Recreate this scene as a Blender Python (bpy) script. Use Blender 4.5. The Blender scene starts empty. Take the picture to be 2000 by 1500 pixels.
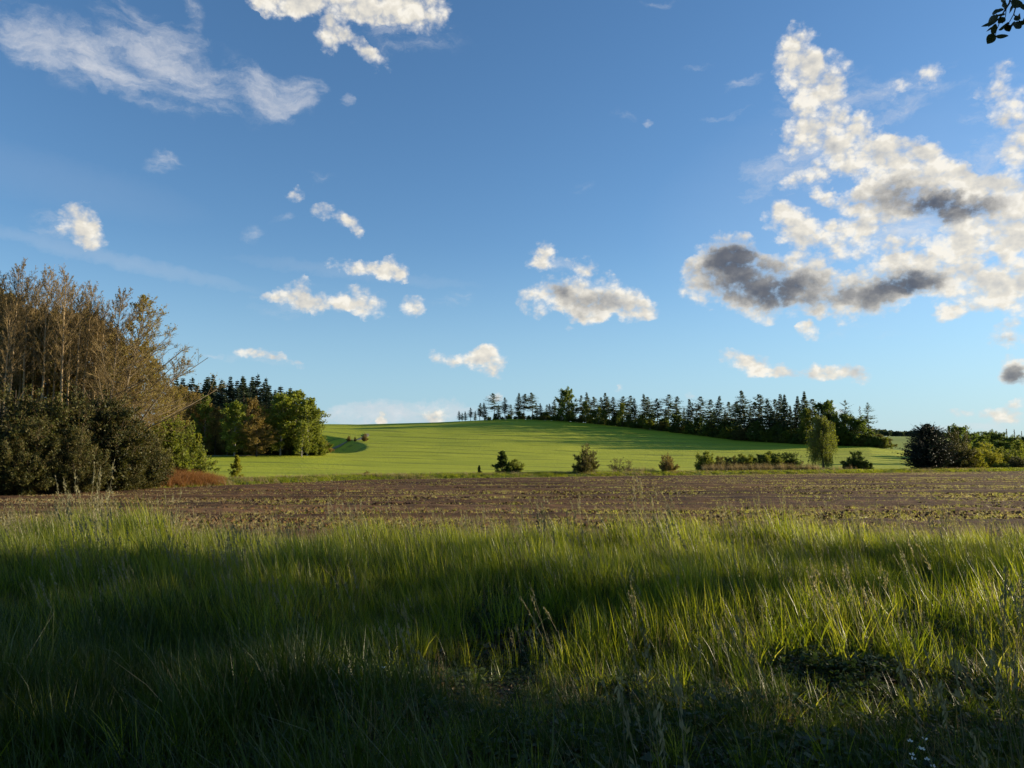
import bpy, math
import numpy as np
from mathutils import Vector, Matrix

R = math.radians
scene = bpy.context.scene
COL = scene.collection

# ------------------------------------------------------------------ camera
PITCH = R(5.3)
F = 1511.0                      # focal length in pixels of the 2000 px wide photograph
CAMZ = 1.7
cam_d = bpy.data.cameras.new("camera")
cam_d.sensor_width = 36.0
cam_d.lens = 36.0 * F / 2000.0
cam_d.clip_start = 0.05
cam_d.clip_end = 6000.0
cam = bpy.data.objects.new("camera", cam_d)
COL.objects.link(cam)
cam.location = (0, 0, CAMZ)
cam.rotation_euler = (math.pi / 2 + PITCH, 0, 0)
scene.camera = cam

# ------------------------------------------------------------------ light and exposure
SUN_AZ, SUN_EL = 75.0, 11.0     # degrees; azimuth is measured to the right of the view
SUN_STR, SKY_STR = 5.0, 0.062
scene.view_settings.view_transform = 'Standard'
scene.view_settings.look = 'None'
scene.view_settings.gamma = 1.0
scene.view_settings.exposure = 1.12
sl = bpy.data.lights.new("sun", 'SUN')
sl.energy = SUN_STR
sl.angle = R(0.5)
sl.color = (1.0, 0.83, 0.58)
sun = bpy.data.objects.new("sun", sl)
COL.objects.link(sun)
sdir = Vector((math.sin(R(SUN_AZ)) * math.cos(R(SUN_EL)), math.cos(R(SUN_AZ)) * math.cos(R(SUN_EL)), math.sin(R(SUN_EL))))
sun.rotation_euler = sdir.to_track_quat('Z', 'Y').to_euler()
sun.location = sdir * 60
scene.cycles.use_denoising = True
scene.cycles.max_bounces = 6
scene.cycles.transparent_max_bounces = 6
scene.cycles.transmission_bounces = 3
scene.cycles.diffuse_bounces = 3

cP, sP = math.cos(PITCH), math.sin(PITCH)


def px_dir(px, py):
    a, b = (px - 1000) / F, (750 - py) / F
    v = Vector((a, cP - b * sP, sP + b * cP))
    return v.normalized()


def px_ang(px, py):
    v = px_dir(px, py)
    return math.degrees(math.atan2(v.x, v.y)), math.degrees(math.asin(v.z))


# ------------------------------------------------------------------ node helper
class NT:
    def __init__(s, tree):
        s.t = tree
        s.n = tree.nodes
        s.l = tree.links

    def node(s, typ, **kw):
        n = s.n.new(typ)
        for k, v in kw.items():
            setattr(n, k, v)
        return n

    def put(s, sock, v):
        if isinstance(v, bpy.types.NodeSocket):
            s.l.new(v, sock)
        elif v is not None:
            sock.default_value = v

    def math(s, op, a, b=None, c=None, clamp=False):
        n = s.node('ShaderNodeMath', operation=op, use_clamp=clamp)
        for i, v in enumerate((a, b, c)):
            if v is not None:
                s.put(n.inputs[i], v)
        return n.outputs[0]

    def vmath(s, op, a, b=None, scale=None):
        n = s.node('ShaderNodeVectorMath', operation=op)
        s.put(n.inputs[0], a)
        if b is not None:
            s.put(n.inputs[1], b)
        if scale is not None:
            s.put(n.inputs['Scale'], scale)
        return n.outputs['Value'] if op in ('LENGTH', 'DOT_PRODUCT', 'DISTANCE') else n.outputs[0]

    def noise(s, vec, scale, detail=4.0, rough=0.5, col=False, dist=0.0):
        n = s.node('ShaderNodeTexNoise')
        if vec is not None:
            s.put(n.inputs['Vector'], vec)
        n.inputs['Scale'].default_value = scale
        n.inputs['Detail'].default_value = detail
        n.inputs['Roughness'].default_value = rough
        n.inputs['Distortion'].default_value = dist
        return n.outputs['Color'] if col else n.outputs['Fac']

    def ramp(s, fac, stops, interp='LINEAR'):
        n = s.node('ShaderNodeValToRGB')
        n.color_ramp.interpolation = interp
        e = n.color_ramp.elements
        while len(e) > 1:
            e.remove(e[-1])
        e[0].position = stops[0][0]
        e[0].color = (*stops[0][1], 1)
        for p, c in stops[1:]:
            x = e.new(p)
            x.color = (*c, 1)
        s.put(n.inputs[0], fac)
        return n.outputs[0]

    def mix(s, fac, a, b):
        n = s.node('ShaderNodeMix', data_type='RGBA')
        s.put(n.inputs[0], fac)
        for i, v in ((6, a), (7, b)):
            s.put(n.inputs[i], v if isinstance(v, bpy.types.NodeSocket) else (*v, 1))
        return n.outputs[2]

    def mapr(s, v, a, b, c=0.0, d=1.0, smooth=True):
        n = s.node('ShaderNodeMapRange')
        if smooth:
            n.interpolation_type = 'SMOOTHSTEP'
        s.put(n.inputs[0], v)
        for i, x in zip((1, 2, 3, 4), (a, b, c, d)):
            s.put(n.inputs[i], x)
        return n.outputs[0]


# ------------------------------------------------------------------ world: sky and clouds
world = bpy.data.worlds.new("World")
scene.world = world
world.use_nodes = True
W = NT(world.node_tree)
W.n.clear()
sky = W.node('ShaderNodeTexSky', sky_type='NISHITA')
sky.sun_disc = False
sky.sun_elevation = R(SUN_EL)
sky.sun_rotation = R(SUN_AZ)
sky.altitude = 300
sky.air_density = 1.0
sky.dust_density = 0.35
sky.ozone_density = 2.2
hs = W.node('ShaderNodeHueSaturation')
hs.inputs['Saturation'].default_value = 1.12
hs.inputs['Value'].default_value = 1.3
W.l.new(sky.outputs[0], hs.inputs['Color'])
tint = W.node('ShaderNodeMix', data_type='RGBA', blend_type='MULTIPLY')
tint.inputs[0].default_value = 1.0
W.l.new(hs.outputs[0], tint.inputs[6])
tint.inputs[7].default_value = (0.93, 1.01, 1.12, 1)
sky_base = tint.outputs[2]

geo = W.node('ShaderNodeTexCoord')
D = geo.outputs['Generated']
sep = W.node('ShaderNodeSeparateXYZ')
W.l.new(D, sep.inputs[0])
az = W.math('MULTIPLY', W.math('ARCTAN2', sep.outputs[0], sep.outputs[1]), 57.2958)
el = W.math('MULTIPLY', W.math('ARCSINE', sep.outputs[2]), 57.2958)
lowsky = W.math('MULTIPLY', W.mapr(el, 16.0, -2.0), W.math('GREATER_THAN', el, -1.0))
sky_col = W.mix(W.math('MULTIPLY', lowsky, 0.80), sky_base, (2.7, 4.4, 5.9))
comb = W.node('ShaderNodeCombineXYZ')
W.l.new(az, comb.inputs[0])
W.l.new(el, comb.inputs[1])
P = comb.outputs[0]
flat = W.vmath('MULTIPLY', P, (1.0, 1.25, 1.0))     # clouds are a little wider than tall


def centred(vec, scale, amp, detail=3.0, rough=0.55):
    c = W.noise(vec, scale, detail, rough, col=True)
    return W.vmath('SCALE', W.vmath('SUBTRACT', c, (0.5, 0.5, 0.5)), scale=amp)


def blobs(vec, lst):
    """sum of soft ellipses w * max(0, 1 - q); q is a quadratic form in (azimuth, elevation)"""
    sp_ = W.node('ShaderNodeSeparateXYZ')
    W.put(sp_.inputs[0], vec)
    x_, y_ = sp_.outputs[0], sp_.outputs[1]
    c1, c2 = W.node('ShaderNodeCombineXYZ'), W.node('ShaderNodeCombineXYZ')
    W.put(c1.inputs[0], W.math('MULTIPLY', x_, x_))
    W.put(c1.inputs[1], W.math('MULTIPLY', x_, y_))
    W.put(c1.inputs[2], W.math('MULTIPLY', y_, y_))
    W.put(c2.inputs[0], x_)
    W.put(c2.inputs[1], y_)
    c2.inputs[2].default_value = 1.0
    tot = None
    for (x, y, rx, ry, rot, w) in lst:
        a0, e0 = px_ang(x, y)
        a1, _ = px_ang(x + 10, y)
        _, e1 = px_ang(x, y - 10)
        rx, ry = rx * (a1 - a0) / 10, ry * (e1 - e0) / 10
        c, s_ = math.cos(R(rot)), math.sin(R(rot))
        A = c * c / rx ** 2 + s_ * s_ / ry ** 2
        B = 2 * c * s_ * (1 / rx ** 2 - 1 / ry ** 2)
        C = s_ * s_ / rx ** 2 + c * c / ry ** 2
        Dx, Ey = -2 * A * a0 - B * e0, -2 * C * e0 - B * a0
        Fk = A * a0 * a0 + B * a0 * e0 + C * e0 * e0
        d1_ = W.vmath('DOT_PRODUCT', c1.outputs[0], (-w * A, -w * B, -w * C))
        d2_ = W.vmath('DOT_PRODUCT', c2.outputs[0], (-w * Dx, -w * Ey, w * (1 - Fk)))
        v = W.math('MAXIMUM', W.math('ADD', d1_, d2_), 0.0)
        tot = v if tot is None else W.math('ADD', v, tot)
    return tot


CUM = [  # px, py, rx, ry, rotation, weight
    (530, -4, 90, 36, -10, .9), (650, -12, 210, 50, -8, 1), (590, 18, 70, 26, -10, .7), (790, 15, 115, 70, 0, 1), (650, 66, 42, 40, 0, .8), (715, 105, 64, 24, -35, .75),
    (148, 440, 60, 50, -35, 1), (188, 466, 32, 34, 0, .9),
    (566, 383, 18, 24, -40, .6), (650, 428, 58, 26, -18, .62), (688, 445, 26, 18, -30, .5),
    (712, 524, 92, 24, -6, .8), (770, 528, 36, 32, 0, .85), (576, 568, 36, 36, 0, .9), (640, 596, 90, 26, -4, .6), (705, 588, 70, 34, 0, .7), (815, 588, 32, 22, 0, .9), (606, 606, 40, 20, 0, .5), (540, 574, 24, 12, -30, .5),
    (1060, 496, 34, 40, 15, .95), (1045, 520, 26, 24, 0, .8), (1140, 512, 40, 22, -10, .75),
    (1105, 568, 60, 44, 0, .9), (1180, 575, 80, 48, -8, 1), (1240, 606, 52, 30, 0, .85), (1055, 590, 52, 30, 0, .7), (1150, 600, 110, 26, -8, .8),
    (505, 688, 62, 15, -8, .85), (560, 706, 34, 9, -18, .6), (900, 698, 72, 20, -4, .75), (950, 712, 46, 30, -20, .85),
    (1466, 704, 76, 28, -4, 1), (1520, 718, 50, 16, -8, .75), (1635, 726, 84, 26, -4, 1),
    (1555, 120, 52, 70, 10, 0.96), (1600, 180, 80, 80, -10, 1.02), (1590, 265, 110, 50, 8, 0.77), (1690, 285, 120, 60, -18, 0.96), (1610, 335, 130, 34, 14, 0.64), (1770, 330, 130, 70, -22, 1.02),
    (1830, 370, 200, 60, -10, 1.15), (1690, 420, 120, 40, -10, .45), (1800, 500, 150, 40, 0, .45), (1700, 388, 80, 34, 0, 1.02), (1940, 410, 120, 90, 0, 1.15), (1900, 470, 130, 50, -8, 0.77), (1618, 380, 32, 20, 0, 0.90), (1990, 470, 60, 80, 0, 0.90),
    (1430, 500, 70, 60, -10, 1.15), (1400, 545, 90, 60, 0, 1.15), (1520, 560, 150, 75, -6, 1.28), (1535, 430, 60, 45, -20, 0.90), (1630, 470, 130, 50, -12, 0.79), (1730, 440, 60, 60, 0, 0.51),
    (1700, 570, 150, 60, 8, 1.22), (1800, 545, 120, 50, 0, 1.02), (1920, 560, 120, 55, 6, 0.96), (1990, 580, 70, 60, 0, 1.02),
    (1960, 195, 55, 85, 10, .75), (1992, 290, 60, 50, 0, .75), (1750, 178, 60, 24, 14, .40), (1815, 150, 46, 36, -30, .42),
    (1965, 655, 52, 36, 0, .8), (1985, 725, 46, 32, 0, 1), (1857, 616, 36, 22, -10, .7), (1582, 648, 20, 18, 0, .8),
    (1900, 800, 60, 16, 0, .6), (1960, 808, 60, 26, 0, .75), (1990, 785, 40, 14, 0, .6),
    (852, 810, 44, 16, 0, 1), (742, 820, 15, 14, 0, 1), (966, 776, 18, 18, 0, .8), (1216, 752, 14, 10, 0, .8), (1348, 775, 16, 12, 0, .5), (1638, 803, 22, 12, -30, .5),
]
THICK = [
    (1450, 545, 130, 75, -6, 1.1), (1560, 580, 110, 50, 0, .9), (1720, 572, 120, 44, 6, 1.0), (1430, 490, 60, 50, 0, .8), (1790, 560, 90, 26, 0, .5),
    (1760, 385, 120, 40, -4, .9), (1880, 398, 120, 36, 0, 1.1), (1150, 585, 110, 30, -10, .62), (1985, 730, 40, 26, 0, 1.0), (1970, 668, 40, 16, 0, .6), (1080, 572, 40, 24, 0, .4),
]
WISP = [
    (40, 70, 120, 70, -25, .5), (140, 115, 170, 80, -16, .6), (290, 70, 150, 70, -20, .5), (280, 150, 200, 70, -14, .6), (430, 160, 180, 70, -16, .5), (540, 185, 90, 60, -12, .65), (595, 175, 60, 45, 0, .55), (365, 30, 30, 50, 20, .4),
    (315, 322, 58, 30, 10, .5), (495, 460, 36, 20, 20, .3), (550, 436, 34, 16, 0, .3), (610, 345, 50, 16, 0, .3), (684, 190, 18, 18, 0, .7), (690, 248, 14, 20, 0, .2),
    (1130, 372, 30, 20, 0, .25), (1215, 225, 50, 16, -8, .3), (1272, 232, 14, 12, 0, .6), (1410, 232, 60, 10, -4, .4), (1360, 138, 50, 10, 10, .35), (1465, 155, 60, 24, 15, .45),
    (1285, 8, 55, 12, 0, .5), (1790, 175, 130, 60, 10, .5), (1560, 330, 150, 70, 12, .7), (1620, 230, 150, 110, -10, .5), (1700, 640, 200, 30, 0, .2), (1850, 330, 200, 60, -20, .35), (1760, 450, 220, 100, 0, .85), (1950, 230, 90, 120, 0, .4),
    (410, 684, 26, 7, 0, .5), (890, 580, 60, 18, 20, .35), (1100, 512, 60, 26, 0, .6), (770, 808, 210, 26, 0, 1.1), (1900, 835, 120, 14, 0, .6), (1115, 632, 14, 8, 0, .5), (600, 590, 130, 40, 0, .4), (100, 440, 60, 40, 0, .45), (780, 70, 150, 60, 0, .4), (500, 700, 90, 14, -8, .3),
]
STREAK = [(230, 508, 330, 20, -8, .34), (700, 535, 260, 16, -4, .2), (100, 350, 360, 60, -6, .10), (1700, 420, 500, 260, 0, .16)]

warp1 = centred(flat, 0.24, 2.2, 1.0)
warp2 = centred(flat, 0.9, 1.1, 5.0, 0.62)
Pc = W.vmath('ADD', W.vmath('ADD', P, warp1), warp2)


def puffs(vec):
    """heaped round billows: 0 in the creases, 1 on the bulges"""
    v = W.node('ShaderNodeTexVoronoi', voronoi_dimensions='2D', feature='F1')
    v.inputs['Scale'].default_value = 0.62
    v.inputs['Detail'].default_value = 2.6
    v.inputs['Roughness'].default_value = 0.52
    v.inputs['Lacunarity'].default_value = 2.3
    W.put(v.inputs['Vector'], vec)
    return W.math('SUBTRACT', 1.0, v.outputs['Distance'])


fl2 = W.vmath('ADD', flat, W.vmath('SCALE', warp2, scale=0.45))
edge = W.noise(flat, 0.55, 10.0, 0.66)
puf = puffs(fl2)
soft = W.noise(W.vmath('MULTIPLY', Pc, (0.6, 1.7, 1.0)), 0.55, 8.0, 0.64)
Fc = blobs(Pc, CUM)
Fk = W.math('MINIMUM', Fc, 1.0)
dens = W.math('ADD', Fk, W.math('ADD', W.math('MULTIPLY', W.math('SUBTRACT', edge, 0.44), 1.7), W.math('MULTIPLY', W.math('SUBTRACT', puf, 0.42), 0.70)))
a_c = W.mapr(dens, 0.02, 1.02)
a_c = W.math('MULTIPLY', a_c, W.mapr(Fc, 0.0, 0.14))
Fw = blobs(Pc, WISP)
a_w = W.math('MULTIPLY', W.mapr(W.math('ADD', Fw, W.math('MULTIPLY', W.math('SUBTRACT', soft, 0.5), 2.3)), 0.05, 1.55), W.mapr(Fw, 0.0, 0.35))
a_s = W.math('MULTIPLY', blobs(W.vmath('ADD', P, warp2), STREAK), 0.45)
a_w = W.math('MULTIPLY', a_w, 0.78)
alpha = W.math('MAXIMUM', a_c, W.math('MAXIMUM', a_w, a_s))
# self shadowing of the thick clouds, and relief that faces the sun (up and right)
T = blobs(Pc, THICK)
T = W.mapr(W.math('ADD', T, W.math('MULTIPLY', W.math('SUBTRACT', edge, 0.50), 1.0)), -0.05, 1.35)
pu2 = puffs(W.vmath('ADD', fl2, (0.30, 0.42, 0.0)))
e1 = W.noise(flat, 0.40, 3.0, 0.5)
e2 = W.noise(W.vmath('ADD', flat, (0.6, 0.9, 0.0)), 0.40, 3.0, 0.5)
relief = W.math('ADD', W.math('MULTIPLY', W.math('SUBTRACT', e1, e2), 1.1), W.math('MULTIPLY', W.math('SUBTRACT', puf, pu2), 0.42))
deep = W.mapr(dens, 0.7, 2.2)
lum = W.math('ADD', W.math('ADD', 0.88, relief), W.math('MULTIPLY', deep, -0.24))
lum = W.mapr(lum, 0.10, 1.05, 0.0, 1.0, smooth=False)
lit = W.ramp(lum, [(0.0, (0.34, 0.36, 0.40)), (0.5, (0.60, 0.59, 0.56)), (0.85, (0.80, 0.755, 0.66)), (1.0, (0.92, 0.875, 0.78))])
dark = W.vmath('SCALE', lit, scale=0.16)
dark = W.vmath('ADD', dark, (0.005, 0.018, 0.055))
ccol = W.mix(T, lit, dark)
ccol = W.mix(W.math('MAXIMUM', W.math('MULTIPLY', W.math('SUBTRACT', 0.9, a_c), 0.85), 0.0), ccol, (0.66, 0.68, 0.74))
csc = W.vmath('SCALE', ccol, scale=0.49 / SKY_STR)
fin = W.mix(W.math('MULTIPLY', alpha, 0.97), sky_col, csc)
bg = W.node('ShaderNodeBackground')
bg.inputs['Strength'].default_value = SKY_STR
W.l.new(fin, bg.inputs['Color'])
bg0 = W.node('ShaderNodeBackground')
bg0.inputs['Strength'].default_value = SKY_STR
W.l.new(sky_col, bg0.inputs['Color'])
# clouds only stand in one part of the sky; elsewhere it is clear (and quick to evaluate)
inside = W.math('MULTIPLY', W.math('LESS_THAN', W.math('ABSOLUTE', az), 50.0), W.math('LESS_THAN', W.math('ABSOLUTE', W.math('SUBTRACT', el, 21.0)), 22.5))
wmx = W.node('ShaderNodeMixShader')
W.l.new(inside, wmx.inputs[0])
W.l.new(bg0.outputs[0], wmx.inputs[1])
W.l.new(bg.outputs[0], wmx.inputs[2])
wo = W.node('ShaderNodeOutputWorld')
W.l.new(wmx.outputs[0], wo.inputs['Surface'])
world.cycles.sampling_method = 'MANUAL'
world.cycles.sample_map_resolution = 256

# ------------------------------------------------------------------ terrain function
I = np.interp


def zp(py, Y):
    """height at depth Y of what the photograph shows on row py"""
    b = (750 - py) / F
    lam = Y / (cP - b * sP)
    return CAMZ + lam * (sP + b * cP)


def X_at(px, Y, Z=0.0):
    return (px - 1000) / F * (Y * cP + (Z - CAMZ) * sP)


def px_of(X, Y):
    return 1000 + F * X / (np.maximum(Y, 3.0) * cP)


FIELD_Z = -1.0


def d1(px):
    return I(px, [-400, 0, 1000, 2400], [20, 18.5, 15.5, 15.0])


def d2(px):
    py = I(px, [-600, 0, 430, 700, 1000, 1400, 2000, 2600], [985, 965, 948, 937, 932, 927, 920, 914])
    b = (750 - py) / F
    lam = (FIELD_Z - CAMZ) / (sP + b * cP)
    return lam * (cP - b * sP)


def d3(px):
    return d2(px) + I(px, [0, 600, 1000, 2000], [8, 12, 11, 9])


def crest(px):
    return I(px, [-500, 0, 600, 1000, 1150, 1300, 1450, 1560, 1700, 1760, 1850, 2000, 2600], [370, 380, 400, 415, 400, 360, 320, 300, 285, 280, 280, 280, 290])


def crest_z(px):
    py = I(px, [-500, 0, 620, 700, 850, 1000, 1100, 1150, 1300, 1450, 1560, 1700, 1760, 1850, 2000, 2600], [840, 832, 828, 829, 825, 818, 822, 826, 842, 860, 867, 872, 880, 888, 892, 892])
    return zp(py, crest(px))


def ground_z(X, Y):
    X = np.asarray(X, float)
    Y = np.asarray(Y, float)
    px = np.clip(px_of(X, Y), -600, 2600)
    zn = -1.0 * sm((Y - 11.0) / 12.0) - 0.16 * np.exp(-((Y - 7.2) / 1.6) ** 2) + 0.05 * np.sin(X * 0.9 + 0.6 * Y) * np.exp(-(Y / 25) ** 2)
    y0 = d3(px)
    C = crest(px)
    t = np.clip((Y - y0) / (C - y0), 0, 1)
    e = I(px, [-500, 600, 1000, 1300, 1560, 1760, 2600], [1.9, 1.8, 2.1, 2.3, 2.0, 1.5, 1.3])
    prof = np.power(t, e)
    zc = crest_z(px)
    zh = -1.0 + (zc + 1.0) * prof
    zh = zh + 0.35 * np.sin(X * 0.035 + 1.3) * np.sin(math.pi * t)
    # the hollow at the left end of the hill, its near bank turned away from the low sun
    rx = X / np.maximum(Y, 1)
    zh = zh - 5.5 * sm((-.186 - .0000115 * (Y - 262) ** 2 - rx) / .035) * sm((Y - 222) / 14) * (1 - sm((Y - 300) / 55)) * sm((rx + .32) / .03)
    zfar = zp(I(px, [0, 1600, 1720, 1800, 1900, 2000], [850, 856, 853, 853, 858, 858]), 800.0)
    drop = zc - 5.0 * np.sin(math.pi * np.clip((Y - C) / 160.0, 0, 1) * 0.5)
    kk = sm((Y - C - 90.0) / (800.0 - C - 90.0))
    zb = drop * (1 - kk) + zfar * kk
    z = np.where(Y < y0, zn, np.where(Y <= C, zh, zb))
    # grassy bank at the foot of the hill
    bank = np.exp(-((Y - (d2(px) + 3.5)) / 2.4) ** 2) * 0.35 - np.exp(-((Y - (d2(px) + 0.3)) / 0.9) ** 2) * 0.18
    return z + bank


def sm(t):
    t = np.clip(t, 0, 1)
    return t * t * (3 - 2 * t)


# ------------------------------------------------------------------ mesh helpers
class MB:
    def __init__(s):
        s.v, s.f, s.c, s.n = [], [], [], 0

    def add(s, verts, faces, col=None):
        verts = np.asarray(verts, float).reshape(-1, 3)
        faces = np.asarray(faces, np.int64)
        s.f.append(faces + s.n)
        s.v.append(verts)
        s.n += len(verts)

    def tubes(s, P0, P1, r0, r1, k=3):
        P0, P1 = np.asarray(P0, float), np.asarray(P1, float)
        n = len(P0)
        if n == 0:
            return
        d = P1 - P0
        d = d / (np.linalg.norm(d, axis=1, keepdims=True) + 1e-9)
        up = np.where(np.abs(d[:, 2:3]) > 0.9, np.array([[1.0, 0, 0]]), np.array([[0, 0, 1.0]]))
        a = np.cross(d, up)
        a /= np.linalg.norm(a, axis=1, keepdims=True) + 1e-9
        b = np.cross(d, a)
        r0 = np.broadcast_to(r0, n)[:, None]
        r1 = np.broadcast_to(r1, n)[:, None]
        V = np.zeros((n, 2 * k, 3))
        for i in range(k):
            th = 2 * math.pi * i / k
            o = a * math.cos(th) + b * math.sin(th)
            V[:, i] = P0 + o * r0
            V[:, k + i] = P1 + o * r1
        q = np.array([[i, (i + 1) % k, k + (i + 1) % k, k + i] for i in range(k)])
        Fq = (np.arange(n) * 2 * k)[:, None, None] + q[None]
        s.add(V, Fq.reshape(-1, 4))

    def polytube(s, pts, rad, k=8):
        pts = np.asarray(pts, float)
        m = len(pts)
        V = np.zeros((m, k, 3))
        for j in range(m):
            d = pts[min(j + 1, m - 1)] - pts[max(j - 1, 0)]
            d /= np.linalg.norm(d) + 1e-9
            u = np.array([0, 0, 1.0]) if abs(d[2]) < 0.9 else np.array([1.0, 0, 0])
            a = np.cross(d, u)
            a /= np.linalg.norm(a)
            b = np.cross(d, a)
            for i in range(k):
                th = 2 * math.pi * i / k
                V[j, i] = pts[j] + (a * math.cos(th) + b * math.sin(th)) * rad[j]
        fs = [[j * k + i, j * k + (i + 1) % k, (j + 1) * k + (i + 1) % k, (j + 1) * k + i] for j in range(m - 1) for i in range(k)]
        s.add(V, fs)

    def cards(s, c, d, side, L, Wd):
        """leaf shaped quads: centre c, long axis d, cross axis side"""
        L = np.broadcast_to(L, len(c))[:, None]
        Wd = np.broadcast_to(Wd, len(c))[:, None]
        V = np.stack([c - d * L * .5, c + side * Wd * .5 - d * L * .05, c + d * L * .5, c - side * Wd * .5 - d * L * .05], axis=1)
        Fq = (np.arange(len(c)) * 4)[:, None] + np.arange(4)[None]
        s.add(V, Fq)

    def mesh(s, name, mat, smooth=False):
        me = bpy.data.meshes.new(name)
        V = np.concatenate(s.v) if s.v else np.zeros((0, 3))
        Fq = np.concatenate([f for f in s.f]) if s.f else np.zeros((0, 4), int)
        me.vertices.add(len(V))
        me.vertices.foreach_set('co', V.astype(np.float32).ravel())
        k = Fq.shape[1]
        me.loops.add(Fq.size)
        me.loops.foreach_set('vertex_index', Fq.astype(np.int32).ravel())
        me.polygons.add(len(Fq))
        me.polygons.foreach_set('loop_start', np.arange(0, Fq.size, k, dtype=np.int32))
        me.polygons.foreach_set('loop_total', np.full(len(Fq), k, np.int32))
        if smooth:
            me.polygons.foreach_set('use_smooth', np.ones(len(Fq), bool))
        me.materials.append(mat)
        me.update()
        return me


def rnd_unit(rng, n):
    v = rng.normal(size=(n, 3))
    return v / (np.linalg.norm(v, axis=1, keepdims=True) + 1e-9)


def norm(v):
    return v / (np.linalg.norm(v, axis=-1, keepdims=True) + 1e-9)


def link(name, me, parent=None, loc=(0, 0, 0)):
    o = bpy.data.objects.new(name, me)
    COL.objects.link(o)
    if parent is not None:
        o.parent = parent
    o.location = loc
    return o


def tag(o, label=None, cat=None, group=None, kind=None):
    if label:
        o['label'] = label
    if cat:
        o['category'] = cat
    if group:
        o['group'] = group
    if kind:
        o['kind'] = kind
    return o


# ------------------------------------------------------------------ materials
def new_mat(name):
    m = bpy.data.materials.new(name)
    m.use_nodes = True
    t = NT(m.node_tree)
    t.n.clear()
    out = t.node('ShaderNodeOutputMaterial')
    return m, t, out


def leaf_mat(name, cols, trans=0.4, rough=0.6, spec=0.25, tcol=1.5, clump=0.6):
    """foliage: colour differs from leaf to leaf and from clump to clump; light passes through"""
    m, t, out = new_mat(name)
    g = t.node('ShaderNodeNewGeometry')
    oi = t.node('ShaderNodeObjectInfo')
    tc = t.node('ShaderNodeTexCoord')
    nz = t.noise(tc.outputs['Object'], clump, 2.0)
    f = t.math('ADD', t.math('MULTIPLY', g.outputs['Random Per Island'], 0.5), t.math('MULTIPLY', nz, 0.45))
    f = t.math('ADD', f, t.math('MULTIPLY', t.math('SUBTRACT', oi.outputs['Random'], 0.5), 0.35))
    n = len(cols)
    c = t.ramp(f, [(0.12 + 0.76 * i / max(n - 1, 1), cols[i]) for i in range(n)])
    b = t.node('ShaderNodeBsdfPrincipled')
    t.put(b.inputs['Base Color'], c)
    b.inputs['Roughness'].default_value = rough
    b.inputs['Specular IOR Level'].default_value = spec
    tr = t.node('ShaderNodeBsdfTranslucent')
    t.put(tr.inputs['Color'], t.vmath('MULTIPLY', c, (tcol * 1.05, tcol, tcol * 0.55)))
    mx = t.node('ShaderNodeMixShader')
    mx.inputs[0].default_value = trans
    t.l.new(b.outputs[0], mx.inputs[1])
    t.l.new(tr.outputs[0], mx.inputs[2])
    t.l.new(mx.outputs[0], out.inputs[0])
    return m


def plain_mat(name, c1, c2, scale=3.0, rough=0.85, stretch=(1, 1, 1), bump=0.3):
    m, t, out = new_mat(name)
    tc = t.node('ShaderNodeTexCoord')
    v = t.vmath('MULTIPLY', tc.outputs['Object'], stretch)
    nz = t.noise(v, scale, 5.0, 0.6)
    c = t.ramp(nz, [(0.3, c1), (0.7, c2)])
    b = t.node('ShaderNodeBsdfPrincipled')
    t.put(b.inputs['Base Color'], c)
    b.inputs['Roughness'].default_value = rough
    b.inputs['Specular IOR Level'].default_value = 0.2
    bp = t.node('ShaderNodeBump')
    bp.inputs['Strength'].default_value = bump
    bp.inputs['Distance'].default_value = 0.05
    t.put(bp.inputs['Height'], nz)
    t.l.new(bp.outputs[0], b.inputs['Normal'])
    t.l.new(b.outputs[0], out.inputs[0])
    return m


M = {}
M['bark_grey'] = plain_mat('bark_grey', (.09, .072, .05), (.22, .18, .12), 2.0, stretch=(3, 3, .6))
M['bark_alder'] = plain_mat('bark_alder', (.17, .12, .07), (.40, .30, .16), 2.0, stretch=(3, 3, .6))
M['bark_dark'] = plain_mat('bark_dark', (.03, .024, .018), (.08, .06, .045), 2.0, stretch=(3, 3, .6))
M['bark_birch'] = plain_mat('bark_birch', (.10, .09, .08), (.45, .43, .38), 1.2, stretch=(2, 2, 2))
M['bark_pine'] = plain_mat('bark_pine', (.07, .045, .03), (.17, .10, .06), 2.0, stretch=(3, 3, .6))
M['twig_brown'] = leaf_mat('twig_brown', [(.10, .070, .030), (.18, .130, .055), (.27, .20, .085)], 0.15, tcol=1.0)
M['bud_olive'] = leaf_mat('bud_olive', [(.13, .10, .025), (.20, .165, .035), (.25, .22, .05)], 0.40)
M['bud_brown'] = leaf_mat('bud_brown', [(.10, .070, .022), (.175, .128, .036), (.24, .185, .05)], 0.38)
M['conifer_dark'] = leaf_mat('conifer_dark', [(.016, .030, .016), (.030, .052, .026), (.050, .075, .034)], 0.2, tcol=1.2, clump=.3)
M['conifer_blue'] = leaf_mat('conifer_blue', [(.034, .054, .030), (.064, .092, .048), (.105, .130, .066)], 0.32, tcol=1.2, clump=.3)
M['thicket'] = leaf_mat('thicket', [(.016, .022, .006), (.038, .046, .010), (.085, .074, .018), (.075, .095, .020)], 0.30, tcol=1.3, clump=.9)
M['fresh'] = leaf_mat('fresh', [(.085, .11, .016), (.15, .18, .026), (.21, .24, .042)], 0.5, clump=.4)
M['fresh_yellow'] = leaf_mat('fresh_yellow', [(.11, .12, .012), (.19, .20, .022), (.26, .26, .03)], 0.5, clump=.5)
M['mid_green'] = leaf_mat('mid_green', [(.038, .062, .013), (.080, .118, .022), (.125, .165, .034)], 0.45, clump=.4)
M['olive'] = leaf_mat('olive', [(.065, .065, .020), (.11, .11, .030), (.15, .155, .042)], 0.42, clump=.5)
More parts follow.
